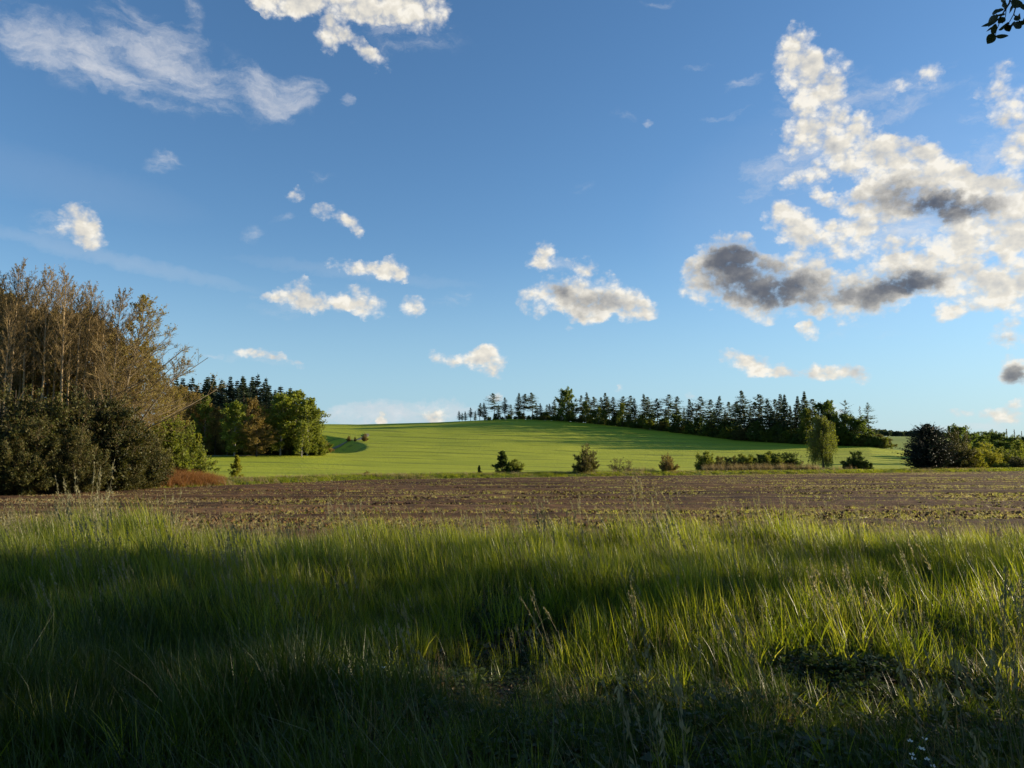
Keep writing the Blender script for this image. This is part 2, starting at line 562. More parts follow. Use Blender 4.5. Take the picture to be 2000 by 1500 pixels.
M['hedge_dark'] = leaf_mat('hedge_dark', [(.008, .014, .008), (.018, .028, .014), (.03, .04, .018)], 0.12, tcol=1.1, clump=.6)
M['rust'] = leaf_mat('rust', [(.10, .045, .015), (.19, .085, .026), (.26, .14, .05)], 0.35, clump=.5)
M['straw'] = leaf_mat('straw', [(.16, .12, .06), (.26, .20, .11), (.36, .30, .19)], 0.35, clump=.5)
M['grass'] = leaf_mat('grass', [(.06, .095, .006), (.125, .16, .009), (.20, .23, .014), (.30, .29, .06)], 0.55, rough=.42, spec=.5, tcol=1.7, clump=1.2)
M['grass_dark'] = leaf_mat('grass_dark', [(.020, .038, .003), (.036, .064, .005), (.064, .092, .008)], 0.42, rough=.45, spec=.4, tcol=1.5, clump=1.2)  # darker grass; some of the near verge's shade is put into its colour
M['herb'] = leaf_mat('herb', [(.022, .040, .010), (.04, .065, .014), (.06, .08, .02)], 0.35, tcol=1.4, clump=2)
M['cleavers'] = leaf_mat('cleavers', [(.03, .07, .015), (.05, .11, .02)], 0.35, tcol=1.4, clump=2)
M['litter'] = leaf_mat('litter', [(.04, .026, .014), (.09, .065, .035), (.18, .14, .08)], 0.2, tcol=1.0, clump=2)
M['sprout'] = leaf_mat('sprout', [(.24, .26, .05), (.40, .38, .14), (.60, .54, .32)], 0.5, tcol=1.4, clump=.2)
M['seed'] = leaf_mat('seed', [(.16, .15, .08), (.26, .24, .15)], 0.4, tcol=1.3)
M['petal'] = leaf_mat('petal', [(.70, .70, .70), (.80, .80, .80)], 0.3, tcol=1.0)


def ground_mat(name, fn):
    m, t, out = new_mat(name)
    g = t.node('ShaderNodeNewGeometry')
    pos = g.outputs['Position']
    col, h, dist, rough = fn(t, pos)
    b = t.node('ShaderNodeBsdfPrincipled')
    t.put(b.inputs['Base Color'], col)
    b.inputs['Roughness'].default_value = rough
    b.inputs['Specular IOR Level'].default_value = 0.15
    bp = t.node('ShaderNodeBump')
    bp.inputs['Strength'].default_value = 1.0
    bp.inputs['Distance'].default_value = dist
    t.put(bp.inputs['Height'], h)
    t.l.new(bp.outputs[0], b.inputs['Normal'])
    t.l.new(b.outputs[0], out.inputs[0])
    return m


def f_verge(t, pos):
    n = t.noise(pos, 1.4, 6, .6)
    n2 = t.noise(pos, 9, 5, .7)
    c = t.ramp(t.math('ADD', t.math('MULTIPLY', n, .6), t.math('MULTIPLY', n2, .4)), [(.35, (.016, .020, .008)), (.52, (.030, .034, .012)), (.7, (.055, .042, .022))])
    return c, n2, .08, .95


def f_field(t, pos):
    v = t.vmath('MULTIPLY', pos, (0.05, 1.0, 1.0))
    rows = t.noise(v, 0.55, 4, .6)
    clod = t.noise(pos, 5.5, 7, .72)
    big = t.noise(pos, .35, 4, .6)
    f = t.math('ADD', t.math('MULTIPLY', rows, .62), t.math('ADD', t.math('MULTIPLY', clod, .26), t.math('MULTIPLY', big, .12)))
    c = t.ramp(f, [(.40, (.036, .018, .008)), (.5, (.088, .045, .019)), (.60, (.165, .090, .040))])
    return c, t.math('ADD', clod, t.math('MULTIPLY', rows, .6)), .14, .95


def f_margin(t, pos):
    n = t.noise(t.vmath('MULTIPLY', pos, (.3, 1, 1)), .8, 6, .65)
    n2 = t.noise(pos, 3.0, 6, .7)
    c = t.ramp(t.math('ADD', t.math('MULTIPLY', n, .6), t.math('MULTIPLY', n2, .4)), [(.36, (.045, .065, .014)), (.5, (.085, .105, .022)), (.60, (.13, .12, .04)), (.72, (.17, .13, .06))])
    return c, n2, .25, .95


def f_crop(t, pos):
    sp_ = t.node('ShaderNodeSeparateXYZ')
    t.put(sp_.inputs[0], pos)
    wob = t.math('MULTIPLY', t.math('SUBTRACT', t.noise(pos, .006, 2, .5), .5), 70)
    # tramlines of the drill: pairs of thin wheel marks
    k = t.math('ADD', t.math('ADD', sp_.outputs[1], t.math('MULTIPLY', sp_.outputs[0], .42)), wob)
    fr = t.math('FRACT', t.math('MULTIPLY', k, 1 / 21.0))
    d = t.math('ABSOLUTE', t.math('SUBTRACT', t.math('ABSOLUTE', t.math('SUBTRACT', fr, .5)), .05))
    brk = t.mapr(t.noise(t.vmath('MULTIPLY', pos, (.02, .05, 1)), 1.6, 3, .6), .36, .60)
    line = t.math('MULTIPLY', t.mapr(d, .040, .012), brk)
    n = t.noise(t.vmath('MULTIPLY', pos, (.35, 1, 1)), .05, 5, .6)
    n2 = t.noise(pos, 1.1, 5, .7)
    streak = t.noise(t.vmath('MULTIPLY', pos, (.12, 1, 1)), .35, 4, .65)
    f = t.math('ADD', t.math('MULTIPLY', n, .5), t.math('ADD', t.math('MULTIPLY', n2, .2), t.math('MULTIPLY', streak, .3)))
    c = t.ramp(f, [(.32, (.22, .26, .012)), (.5, (.31, .345, .017)), (.68, (.39, .40, .026))])
    c = t.mix(t.math('MULTIPLY', line, .85), c, (.040, .065, .014))
    return c, t.math('ADD', n2, t.math('MULTIPLY', line, -.6)), .22, .9


def f_far(t, pos):
    n = t.noise(t.vmath('MULTIPLY', pos, (.4, 1, 1)), .02, 5, .6)
    c = t.ramp(n, [(.35, (.13, .19, .015)), (.65, (.19, .25, .025))])
    return c, n, .2, .9


def f_track(t, pos):
    n = t.noise(pos, .9, 5, .65)
    c = t.ramp(n, [(.35, (.10, .11, .05)), (.6, (.24, .21, .14))])
    return c, n, .15, .95


def f_hollow_shade(t, pos):  # crop green darkened to stand for shade in the hollow; laid on nothing
    n = t.noise(pos, .25, 5, .65)
    c = t.ramp(n, [(.35, (.016, .045, .022)), (.65, (.026, .065, .030))])
    return c, n, .15, .9


M['verge'] = ground_mat('verge', f_verge)
M['field'] = ground_mat('field', f_field)
M['margin'] = ground_mat('margin', f_margin)
M['crop'] = ground_mat('crop', f_crop)
M['far'] = ground_mat('far', f_far)
M['track'] = ground_mat('track', f_track)
M['hollow_shade'] = ground_mat('hollow_shade', f_hollow_shade)

# ------------------------------------------------------------------ ground patches (a fan that opens away from the camera)
UA = np.concatenate([np.linspace(-2.2, -.85, 40, endpoint=False), np.linspace(-.85, .85, 520), np.linspace(.85, 2.2, 41)[1:]])


def fan_px(u):
    """photo column of the fan line u at a far distance"""
    return 1000 + F * u * 1.15


def patch(name, lo, hi, n, mat, rough_fn=None, kind='structure', power=1.0):
    """lo, hi: depth as a function of px. The px used is that of the point itself, found by iteration"""
    t = np.linspace(0, 1, n) ** power
    U, Tt = np.meshgrid(UA, t)

    def solve(fn):
        Y = np.full(UA.shape, 50.0)
        for _ in range(40):
            px = np.clip(px_of(UA * (Y + 40), Y), -600, 2600)
            Y = 0.5 * Y + 0.5 * fn(px)
        return Y
    Y0, Y1 = solve(lo), solve(hi)
    Y = Y0[None] + (Y1 - Y0)[None] * Tt
    X = U * (Y + 40)
    Z = ground_z(X, Y)
    if rough_fn is not None:
        Z = Z + rough_fn(X, Y) * np.minimum(1, np.minimum(Tt, 1 - Tt) * 12)
    V = np.stack([X, Y, Z], -1).reshape(-1, 3)
    m, k = n, len(UA)
    idx = np.arange(m * k).reshape(m, k)
    Fq = np.stack([idx[:-1, :-1], idx[:-1, 1:], idx[1:, 1:], idx[1:, :-1]], -1).reshape(-1, 4)
    b = MB()
    b.add(V, Fq)
    o = link(name, b.mesh(name, mat, smooth=True))
    if kind:
        tag(o, kind=kind)
    return o


def vnoise(X, Y, s, seed):
    r = np.random.default_rng(seed)
    g = r.random((256, 256))
    x, y = X / s, Y / s
    xi, yi = np.floor(x).astype(int), np.floor(y).astype(int)
    fx, fy = sm(x - xi), sm(y - yi)
    G = lambda i, j: g[i % 256, j % 256]
    return (G(xi, yi) * (1 - fx) + G(xi + 1, yi) * fx) * (1 - fy) + (G(xi, yi + 1) * (1 - fx) + G(xi + 1, yi + 1) * fx) * fy - .5


patch('verge_ground', lambda p: p * 0 - 25.0, d1, 160, M['verge'], lambda X, Y: .10 * vnoise(X, Y, .8, 1) + .05 * vnoise(X, Y, .3, 2))
patch('ploughed_field', d1, d2, 330, M['field'], lambda X, Y: .09 * vnoise(X, Y, .45, 3) + .26 * vnoise(X * .07, Y, 1.3, 4) + .10 * vnoise(X, Y, 2.2, 5), power=1.4)
patch('field_margin', d2, d3, 24, M['margin'], lambda X, Y: .25 * vnoise(X, Y, 1.6, 6))
patch('green_crop_hill', d3, crest, 260, M['crop'], lambda X, Y: .25 * vnoise(X, Y, 9, 7))
patch('far_green_fields', crest, lambda p: p * 0 + 2500.0, 90, M['far'], power=2.0)


# draped strips and patches on the hill
def drape(name, pts_px, Ys, half, mat, lift=.12, kind='structure'):
    """a strip on the ground through the points (px, depth)"""
    n = 60
    s = np.linspace(0, 1, n)
    k = np.linspace(0, 1, len(pts_px))
    px, Y = I(s, k, pts_px), I(s, k, Ys)
    X = (px - 1000) / F * Y * cP
    dx, dy = np.gradient(X), np.gradient(Y)
    L = np.hypot(dx, dy)
    nx, ny = -dy / L, dx / L
    h = np.asarray(half) if np.ndim(half) else np.full(n, half)
    rows = []
    for q in (-1, -.33, .33, 1):
        x, y = X + nx * h * q, Y + ny * h * q
        rows.append(np.stack([x, y, ground_z(x, y) + lift + (.10 if abs(q) < .5 else 0)], -1))
    V = np.stack(rows, 1).reshape(-1, 3)
    idx = np.arange(n * 4).reshape(n, 4)
    Fq = np.stack([idx[:-1, :-1], idx[:-1, 1:], idx[1:, 1:], idx[1:, :-1]], -1).reshape(-1, 4)
    b = MB()
    b.add(V, Fq)
    return tag(link(name, b.mesh(name, mat, True)), kind=kind)


def Y_on_hill(px, py):
    """depth at which the hill surface shows on row py in column px"""
    Ys = np.linspace(float(d3(px)), float(crest(px)), 900)
    X = (px - 1000) / F * Ys * cP
    zz = ground_z(X, Ys)
    lam = Ys * cP + (zz - CAMZ) * sP
    b = (-Ys * sP + (zz - CAMZ) * cP) / lam
    pyy = 750 - b * F
    run = np.minimum.accumulate(pyy)
    i = int(np.argmax(run <= py)) if (run <= py).any() else len(Ys) - 1
    return float(Ys[i])


tr = [(395, 892), (480, 891), (560, 888), (620, 880), (670, 868), (700, 860), (714, 853), (716, 848)]
drape('hill_track', [p for p, _ in tr], [Y_on_hill(p, y) for p, y in tr], 1.1, M['track'], .15)

# ------------------------------------------------------------------ tree builders (each returns {part: mesh})


def curve_pts(S, Dv, L, Bd, s):
    return S + Dv * (L * s)[:, None] + Bd * (L * s * s)[:, None]


def curve_tan(Dv, Bd, s):
    return norm(Dv + 2 * Bd * s[:, None])


def add_level(b, S, Dv, L, Bd, r0, r1, nseg, k=3):
    for j in range(nseg):
        s0, s1 = np.full(len(S), j / nseg), np.full(len(S), (j + 1) / nseg)
        b.tubes(curve_pts(S, Dv, L, Bd, s0), curve_pts(S, Dv, L, Bd, s1), r0 + (r1 - r0) * j / nseg, r0 + (r1 - r0) * (j + 1) / nseg, k)


def spawn(rng, S, Dv, L, Bd, n, smin, keep, up, lk, taper=.6, droop=0.0):
    m = len(S)
    i = np.repeat(np.arange(m), n)
    s = smin + (1 - smin) * rng.random(m * n)
    S2 = curve_pts(S[i], Dv[i], L[i], Bd[i], s)
    T2 = curve_tan(Dv[i], Bd[i], s)
    D2 = norm(T2 * keep + rnd_unit(rng, m * n) * (1 - keep) + np.array([0, 0, up]))
    L2 = L[i] * lk * (1 - taper * s) * rng.uniform(.6, 1.3, m * n)
    B2 = np.zeros((m * n, 3))
    B2[:, 2] = droop + rng.normal(0, .08, m * n)
    return S2, D2, L2, B2


def broad_tree(name, seed, H, rt, cb, Wc, n1, upang, shape, leaf_mat_, bark, nl=3, leaf=.2, lw=.6, n2=7, n3=5, droop=0.0, bend=.15,
               lean=(0, 0), wob=.03, twig_r=.008, stems=0, leaf_droop=0.0, tl=.42, twigs=True, twig_mat=None, kink=1.0):
    rng = np.random.default_rng(seed)
    tk = MB()
    if stems == 0:
        t = np.linspace(0, 1, 12)
        wx = np.cumsum(rng.normal(0, wob, 12)) * H * .12
        wy = np.cumsum(rng.normal(0, wob, 12)) * H * .12
        pts = np.stack([lean[0] * H * t ** 1.6 + wx, lean[1] * H * t ** 1.6 + wy, H * t * .97], -1)
        rad = rt * (1 - t * .93)
        rad[0] *= 1.35
        tk.polytube(pts, rad, 7)
        tt = cb + (1 - cb) * (np.arange(n1) + rng.random(n1)) / n1 * .98
        S = np.stack([I(tt, t, pts[:, 0]), I(tt, t, pts[:, 1]), I(tt, t, pts[:, 2])], -1)
        q = (tt - cb) / (1 - cb)
        azm = np.arange(n1) * 2.39996 + rng.normal(0, .4, n1)
        ea = R(upang[0]) * (1 - q) + R(upang[1]) * q + rng.normal(0, .12, n1)
        Dv = np.stack([np.cos(azm) * np.cos(ea), np.sin(azm) * np.cos(ea), np.sin(ea)], -1)
        L = Wc * shape(q) * rng.uniform(.7, 1.2, n1)
        if lean != (0, 0):
            ld = norm(np.array([lean[0], lean[1], 0.0]))
            L = L * (1 + .5 * kink * (Dv @ ld))
    else:
        n1 = stems * 2
        azm = rng.random(n1) * 2 * math.pi
        ea = R(90) - R(upang[0]) * 2.1 * rng.random(n1) ** .75
        S = np.stack([np.cos(azm), np.sin(azm), azm * 0], -1) * Wc * .12 * rng.random(n1)[:, None]
        Dv = np.stack([np.cos(azm) * np.cos(ea), np.sin(azm) * np.cos(ea), np.sin(ea)], -1)
        ell = 1.0 / np.sqrt((np.cos(ea) / Wc) ** 2 + (np.sin(ea) / H) ** 2)
        L = ell * rng.uniform(.7, 1.0, n1)
    Bd = np.zeros((n1, 3))
    Bd[:, 2] = bend
    rb = np.maximum(twig_r * 1.6, L * .008)
    add_level(tk, S, Dv, L, Bd, rb, rb * .4, 4, 4)
    S2, D2, L2, B2 = spawn(rng, S, Dv, L, Bd, n2, .15 if stems == 0 else .25, .55, .12, .45, droop=droop)
    cr = MB()
    twb = cr if twig_mat is None else MB()
    (twb if twigs else cr)
    if twigs:
        add_level(twb, S2, D2, L2, B2, twig_r * 1.3, twig_r * .8, 2)
    S3, D3, L3, B3 = spawn(rng, S2, D2, L2, B2, n3, .1, .5, .12, .6, droop=droop)
    if twigs:
        add_level(twb, S3, D3, L3, B3, twig_r * .9, twig_r * .5, 1)
    lv = MB()
    if nl > 0:
        m = len(S3)
        i = np.repeat(np.arange(m), nl)
        s = rng.random(m * nl)
        c = curve_pts(S3[i], D3[i], L3[i], B3[i], s) + rng.normal(0, leaf * .5, (m * nl, 3))
        d = norm(D3[i] + rnd_unit(rng, m * nl) * .9 + np.array([0, 0, -leaf_droop]))
        sd = norm(np.cross(d, rnd_unit(rng, m * nl)))
        sz = leaf * rng.uniform(.5, 1.35, m * nl)
        lv.cards(c, d, sd, sz, sz * lw)
    out = {'trunk': (tk.mesh(name + '_trunk', bark, True))}
    if twigs:
        out['twigs'] = twb.mesh(name + '_twigs', twig_mat or M['twig_brown'])
    if nl > 0:
        out['crown'] = lv.mesh(name + '_crown', leaf_mat_)
    return out


def conifer(name, seed, H, rt, cb, Wc, nb, mat, bark, droop=-.18, spray=.5, per=9, power=.8, ragged=.25, gaps=0.0, lean=0.0, tipup=.2):
    rng = np.random.default_rng(seed)
    tk = MB()
    t = np.linspace(0, 1, 10)
    wx = np.cumsum(rng.normal(0, .02, 10)) * H * .06 + lean * H * t ** 2
    wy = np.cumsum(rng.normal(0, .02, 10)) * H * .06
    pts = np.stack([wx, wy, H * t], -1)
    tk.polytube(pts, rt * (1 - t * .95), 6)
    q = np.sort(rng.random(nb) ** .85)
    q = np.round(q * 26) / 26 * .35 + q * .65          # whorls
    tt = cb + (1 - cb) * q * .985
    keep = np.ones(nb, bool)
    if gaps > 0:
        ang = rng.random(nb) * 2 * math.pi
        g = vnoise(tt * 22 + seed * 7, np.cos(ang) * 2.0 + 9, 1.0, seed) + vnoise(tt * 22, np.sin(ang) * 2.0 + 9, 1.0, seed + 5) + .25 * rng.normal(size=nb)
        keep = (g > (gaps - .5) * .45) | (q > .93)
    if gaps <= 0:
        ang = rng.random(nb) * 2 * math.pi
    tt, q, ang = tt[keep], q[keep], ang[keep]
    n = len(tt)
    S = np.stack([I(tt, t, pts[:, 0]), I(tt, t, pts[:, 1]), I(tt, t, pts[:, 2])], -1)
    azm = ang
    side = 1 + ragged * np.sin(azm * 2 + seed) + rng.normal(0, ragged * .7, n)
    L = Wc * np.clip(side, .25, 1.7) * (1 - q) ** power * np.minimum(1, .55 + q * 3) * np.clip((1.0 - q) / .22, .25, 1) + .12
    ea = I(q, [0, .6, 1], [droop, droop * .3, .6]) + rng.normal(0, .10, n)
    Dv = np.stack([np.cos(azm) * np.cos(ea), np.sin(azm) * np.cos(ea), np.sin(ea)], -1)
    Bd = np.zeros((n, 3))
    Bd[:, 2] = tipup * rng.uniform(.2, 1.2, n)
    add_level(tk, S, Dv, L, Bd, np.maximum(.015, L * .012), .008, 2, 3)
    i = np.repeat(np.arange(n), per)
    s = np.tile((np.arange(per) + .6) / per, n) + rng.normal(0, .03, n * per)
    s = np.clip(s, .08, 1.05)
    c = curve_pts(S[i], Dv[i], L[i], Bd[i], s)
    tg = curve_tan(Dv[i], Bd[i], s)
    lat = norm(np.cross(tg, np.array([0, 0, 1.0])))
    sg = np.where(rng.random(n * per) < .5, -1.0, 1.0)[:, None]
    d = norm(tg * .9 + lat * sg * rng.uniform(.2, 1.2, (n * per, 1)) + np.stack([np.zeros(n * per), np.zeros(n * per), rng.normal(-.28, .25, n * per)], -1))
    ln = spray * rng.uniform(.6, 1.3, n * per) * (1.15 - .5 * s) * np.clip(1.25 - q[i] * .75, .4, 1)
    sd = norm(np.cross(d, rnd_unit(rng, n * per)))
    b = MB()
    b.cards(c + d * ln[:, None] * .35, d, sd, ln, ln * .42)
    b.tubes([pts[-2]], [pts[-1] + np.array([0, 0, .35])], .05, .02, 3)
    return {'trunk': tk.mesh(name + '_trunk', bark, True), 'crown': b.mesh(name + '_crown', mat)}


def weeping_tree(name, seed, H, Wc, mat, bark):
    rng = np.random.default_rng(seed)
    tk = MB()
    t = np.linspace(0, 1, 10)
    pts = np.stack([np.cumsum(rng.normal(0, .05, 10)), np.cumsum(rng.normal(0, .05, 10)), H * .93 * t], -1)
    tk.polytube(pts, .22 * (1 - t * .9), 7)
    n1 = 70
    tt = .22 + .75 * (np.arange(n1) + .5) / n1
    S = np.stack([I(tt, t, pts[:, 0]), I(tt, t, pts[:, 1]), I(tt, t, pts[:, 2])], -1)
    a = np.arange(n1) * 2.39996
    q = (tt - .22) / .75
    ea = R(42) + rng.normal(0, .15, n1)
    Dv = np.stack([np.cos(a) * np.cos(ea), np.sin(a) * np.cos(ea), np.sin(ea)], -1)
    L = Wc * np.sqrt(np.clip(1 - (q * .95) ** 2.6, 0, 1)) * rng.uniform(.5, 1.2, n1) * I(q, [0, .3, 1], [.85, 1, .75])
    Bd = np.zeros((n1, 3))
    Bd[:, 2] = -.45
    add_level(tk, S, Dv, L, Bd, .05, .015, 5, 4)
    n2 = 24
    i = np.repeat(np.arange(n1), n2)
    s = rng.uniform(.35, 1.0, n1 * n2)
    S2 = curve_pts(S[i], Dv[i], L[i], Bd[i], s) + rng.normal(0, .12, (n1 * n2, 3))
    ln = np.minimum(rng.uniform(.8, 3.2, n1 * n2), np.maximum(S2[:, 2] - .3, .2))
    D2 = norm(np.stack([rng.normal(0, .12, n1 * n2) - .06, rng.normal(0, .12, n1 * n2), -np.ones(n1 * n2)], -1))
    b = MB()
    per = 15
    j = np.repeat(np.arange(n1 * n2), per)
    ss = rng.random(len(j))
    c = S2[j] + D2[j] * (ln[j] * ss)[:, None] + rng.normal(0, .07, (len(j), 3))
    d = norm(D2[j] + rnd_unit(rng, len(j)) * .6)
    sd = norm(np.cross(d, rnd_unit(rng, len(j))))
    sz = rng.uniform(.09, .24, len(j))
    b.cards(c, d, sd, sz, sz * .5)
    b2 = MB()
    b2.tubes(S2, S2 + D2 * ln[:, None], .008, .004, 3)
    return {'trunk': tk.mesh(name + '_trunk', bark, True), 'twigs': b2.mesh(name + '_twigs', M['twig_brown']), 'crown': b.mesh(name + '_crown', mat)}


egg = lambda q: np.sqrt(np.clip(1 - (q * 1.7 - .7) ** 2 * .95, 0.02, 1))
cone = lambda q: (1 - q) ** .8 + .08
topheavy = lambda q: np.clip(.45 + .8 * q, 0, 1) * np.sqrt(np.clip(1.04 - q ** 3, 0, 1))

PROTO = {}


def proto(key, H, parts):
    PROTO[key] = (H, parts)


for k in range(4):
    proto(f'alder{k}', 17.0, broad_tree(f'alder{k}', 100 + k, 17, .18, .50, 2.5, 46, (30, 66), topheavy, M['bud_brown'], M['bark_alder'], nl=1, leaf=.08, n2=9, n3=6,
                                        twig_r=.011, bend=.22, wob=.02))
proto('alder_fan0', 16.0, broad_tree('alder_fan0', 120, 16, .17, .22, 4.6, 72, (14, 58), cone, M['bud_brown'], M['bark_grey'], nl=1, leaf=.08, n2=11, n3=7, twig_r=.011, bend=.18, lean=(.05, 0)))
proto('alder_fan1', 14.0, broad_tree('alder_fan1', 121, 14, .15, .25, 3.9, 60, (20, 60), cone, M['bud_olive'], M['bark_grey'], nl=2, leaf=.11, n2=9, n3=7, twig_r=.010, bend=.16, lean=(.10, 0)))
proto('leaning', 10.0, broad_tree('leaning', 125, 10, .13, .22, 2.4, 44, (25, 55), egg, M['bud_olive'], M['bark_grey'], nl=2, leaf=.09, n2=7, n3=5, twig_r=.010, bend=.15, lean=(.62, 0), wob=.05))
for k in range(3):
    proto(f'budding{k}', 14.0, broad_tree(f'budding{k}', 130 + k, 14, .13, .18, 2.6, 46, (24, 60), egg, (M['bud_brown'], M['bud_olive'], M['bud_brown'])[k], M['bark_grey'], nl=6, leaf=.14, n2=9, n3=7, twig_r=.010, bend=.2))
for k in range(2):
    proto(f'wood_brown{k}', 16.0, broad_tree(f'wood_brown{k}', 140 + k, 16, .18, .06, 4.6, 50, (18, 62), egg, M['bud_brown'], M['bark_dark'], nl=5, leaf=.34, n2=8, n3=5, twig_r=.02, bend=.15))
for k in range(3):
    proto(f'fresh{k}', 14.0, broad_tree(f'fresh{k}', 150 + k, 14, .15, .04, 4.0, 44, (22, 62), egg, M['fresh'], M['bark_birch'], nl=5, leaf=.42, n2=8, n3=5, twig_r=.015, bend=.05, leaf_droop=.5, droop=-.15))
for k in range(3):
    proto(f'midtree{k}', 9.0, broad_tree(f'midtree{k}', 160 + k, 9, .15, .02, 4.3, 44, (12, 62), egg, M['mid_green'], M['bark_dark'], nl=5, leaf=.42, n2=8, n3=5, twig_r=.015, bend=.05))
for k in range(6):
    proto(f'spruce{k}', 20.0, conifer(f'spruce{k}', 200 + k, 20, .22, (.10, .28, .38, .20, .45, .3)[k], (3.3, 3.0, 3.6, 2.6, 3.2, 2.8)[k], (420, 360, 340, 400, 260, 320)[k], M['conifer_blue'], M['bark_dark'],
                                      droop=-.22, spray=.95, per=7, gaps=(.0, .15, .3, .05, .4, .35)[k], ragged=(.15, .35, .5, .3, .5, .55)[k], power=(.8, .6, .42, .7, .4, .5)[k], lean=(0, .03, -.04, .02, .05, -.03)[k]))
for k in range(3):
    proto(f'wood_spruce{k}', 20.0, conifer(f'wood_spruce{k}', 220 + k, 20, .2, .12, 3.1, 320, M['conifer_dark'], M['bark_dark'], droop=-.15, spray=.8, per=8, power=.75, ragged=.3))
proto('pine0', 18.0, conifer('pine0', 231, 18, .2, .52, 2.6, 90, M['conifer_blue'], M['bark_dark'], droop=-.1, spray=.8, per=7, power=.30, ragged=.5))
proto('pine1', 17.0, conifer('pine1', 232, 17, .2, .25, 2.9, 150, M['conifer_blue'], M['bark_dark'], droop=-.25, spray=.75, per=7, power=.42, ragged=.35))
proto('bare0', 16.0, broad_tree('bare0', 235, 16, .14, .3, 1.6, 40, (10, 40), cone, M['bud_brown'], M['bark_dark'], nl=1, leaf=.16, n2=6, n3=3, twig_r=.03))
for k in range(3):
    proto(f'dark_bush{k}', 7.0, broad_tree(f'dark_bush{k}', 240 + k, 7, .14, .0, 3.6, 0, (36, 0), egg, M['thicket'], M['bark_dark'], nl=6, leaf=.21, lw=.5, n2=12, n3=8, stems=30, twig_r=.008, bend=.12))
proto('thick_evergreen', 7.5, conifer('thick_evergreen', 250, 7.5, .2, .0, 5.0, 900, M['hedge_dark'], M['bark_dark'], droop=.12, spray=.55, per=20, power=.42, ragged=.22, tipup=.15))
for k in range(2):
    proto(f'round_bush{k}', 5.0, broad_tree(f'round_bush{k}', 260 + k, 5, .1, .0, 3.0, 0, (40, 0), egg, (M['fresh'], M['fresh_yellow'])[k], M['bark_dark'], nl=8, leaf=.15, n2=12, n3=8, stems=30, twig_r=.008, bend=.0))
for k in range(2):
    proto(f'thorn_bush{k}', 4.5, broad_tree(f'thorn_bush{k}', 264 + k, 4.5, .1, .0, 2.2, 0, (34, 0), egg, (M['olive'], M['bud_brown'])[k], M['bark_dark'], nl=6, leaf=.13, n2=11, n3=8, stems=20, twig_r=.010, bend=.0))
proto('thorn_tree', 4.4, broad_tree('thorn_tree', 266, 4.4, .12, .10, 2.1, 40, (-8, 66), lambda q: np.sqrt(np.clip(1 - (q * 1.75 - .8) ** 2, .03, 1)), M['olive'], M['bark_dark'], nl=8, leaf=.14, n2=11, n3=8, twig_r=.010, bend=.0))
proto('sparse_bush', 3.5, broad_tree('sparse_bush', 268, 3.5, .08, 0, 1.6, 0, (26, 0), egg, M['olive'], M['bark_dark'], nl=3, leaf=.10, n2=7, n3=6, stems=9, twig_r=.008, bend=.05))
for k in range(3):
    proto(f'green_bush{k}', 3.8, broad_tree(f'green_bush{k}', 270 + k, 3.8, .08, 0, 2.0, 0, (36, 0), egg, (M['olive'], M['fresh'], M['mid_green'])[k], M['bark_dark'], nl=8, leaf=.15, n2=11, n3=8, stems=22, twig_r=.008, bend=0))
proto('young_tree', 4.5, broad_tree('young_tree', 275, 4.5, .05, .05, 1.2, 34, (40, 65), cone, M['mid_green'], M['bark_dark'], nl=5, leaf=.15, n2=8, n3=6, twig_r=.006))
proto('sapling', 3.0, broad_tree('sapling', 276, 3.0, .03, .05, .8, 26, (55, 75), cone, M['fresh_yellow'], M['bark_dark'], nl=5, leaf=.11, n2=7, n3=5, twig_r=.005))
proto('poplar', 14.0, broad_tree('poplar', 277, 14, .12, .1, 2.4, 46, (66, 80), egg, M['bud_brown'], M['bark_dark'], nl=1, leaf=.2, n2=6, n3=3, twig_r=.045))
proto('willow', 11.0, weeping_tree('willow', 280, 11, 3.9, M['fresh'], M['bark_grey']))


def place(kind_name, key, px, Y, top=None, H=None, wide=1.0, label=None, cat='tree', group=None, X=None, rot=None, sink=.05, base_z=None, flip=False):
    H0, parts = PROTO[key]
    for _ in range(4):
        x = X if X is not None else X_at(px, Y, 0 if base_z is None else base_z)
        gz = float(ground_z(x, Y)) if base_z is None else base_z
        base_z_used = gz
    if X is None:
        x = X_at(px, Y, gz + 3)
    h = H if H is not None else float(zp(top, Y)) - gz
    r = bpy.data.objects.new(kind_name, None)
    COL.objects.link(r)
    r.empty_display_size = .5
    r.location = (x, Y, gz - sink)
    s = h / H0
    r.scale = (s * wide, s * wide, s)
    rr = np.random.default_rng(int(abs(x * 131 + Y * 17)) + 3)
    if key.startswith('spruce'):
        wide = wide * rr.uniform(.85, 1.3)
    r.rotation_euler = (0, 0, rr.random() * 6.283 if rot is None else rot)
    tag(r, label, cat, group)
    for pn, me in parts.items():
        link(pn, me, r)
    return r


ORD = ['first', 'second', 'third', 'fourth', 'fifth', 'sixth', 'seventh', 'eighth', 'ninth', 'tenth', 'eleventh', 'twelfth', 'thirteenth', 'fourteenth', 'fifteenth', 'sixteenth', 'seventeenth', 'eighteenth',
       'nineteenth', 'twentieth', 'twenty-first', 'twenty-second', 'twenty-third', 'twenty-fourth', 'twenty-fifth', 'twenty-sixth', 'twenty-seventh', 'twenty-eighth', 'twenty-ninth', 'thirtieth',
       'thirty-first', 'thirty-second', 'thirty-third', 'thirty-fourth', 'thirty-fifth', 'thirty-sixth', 'thirty-seventh', 'thirty-eighth', 'thirty-ninth', 'fortieth', 'forty-first', 'forty-second', 'forty-third']

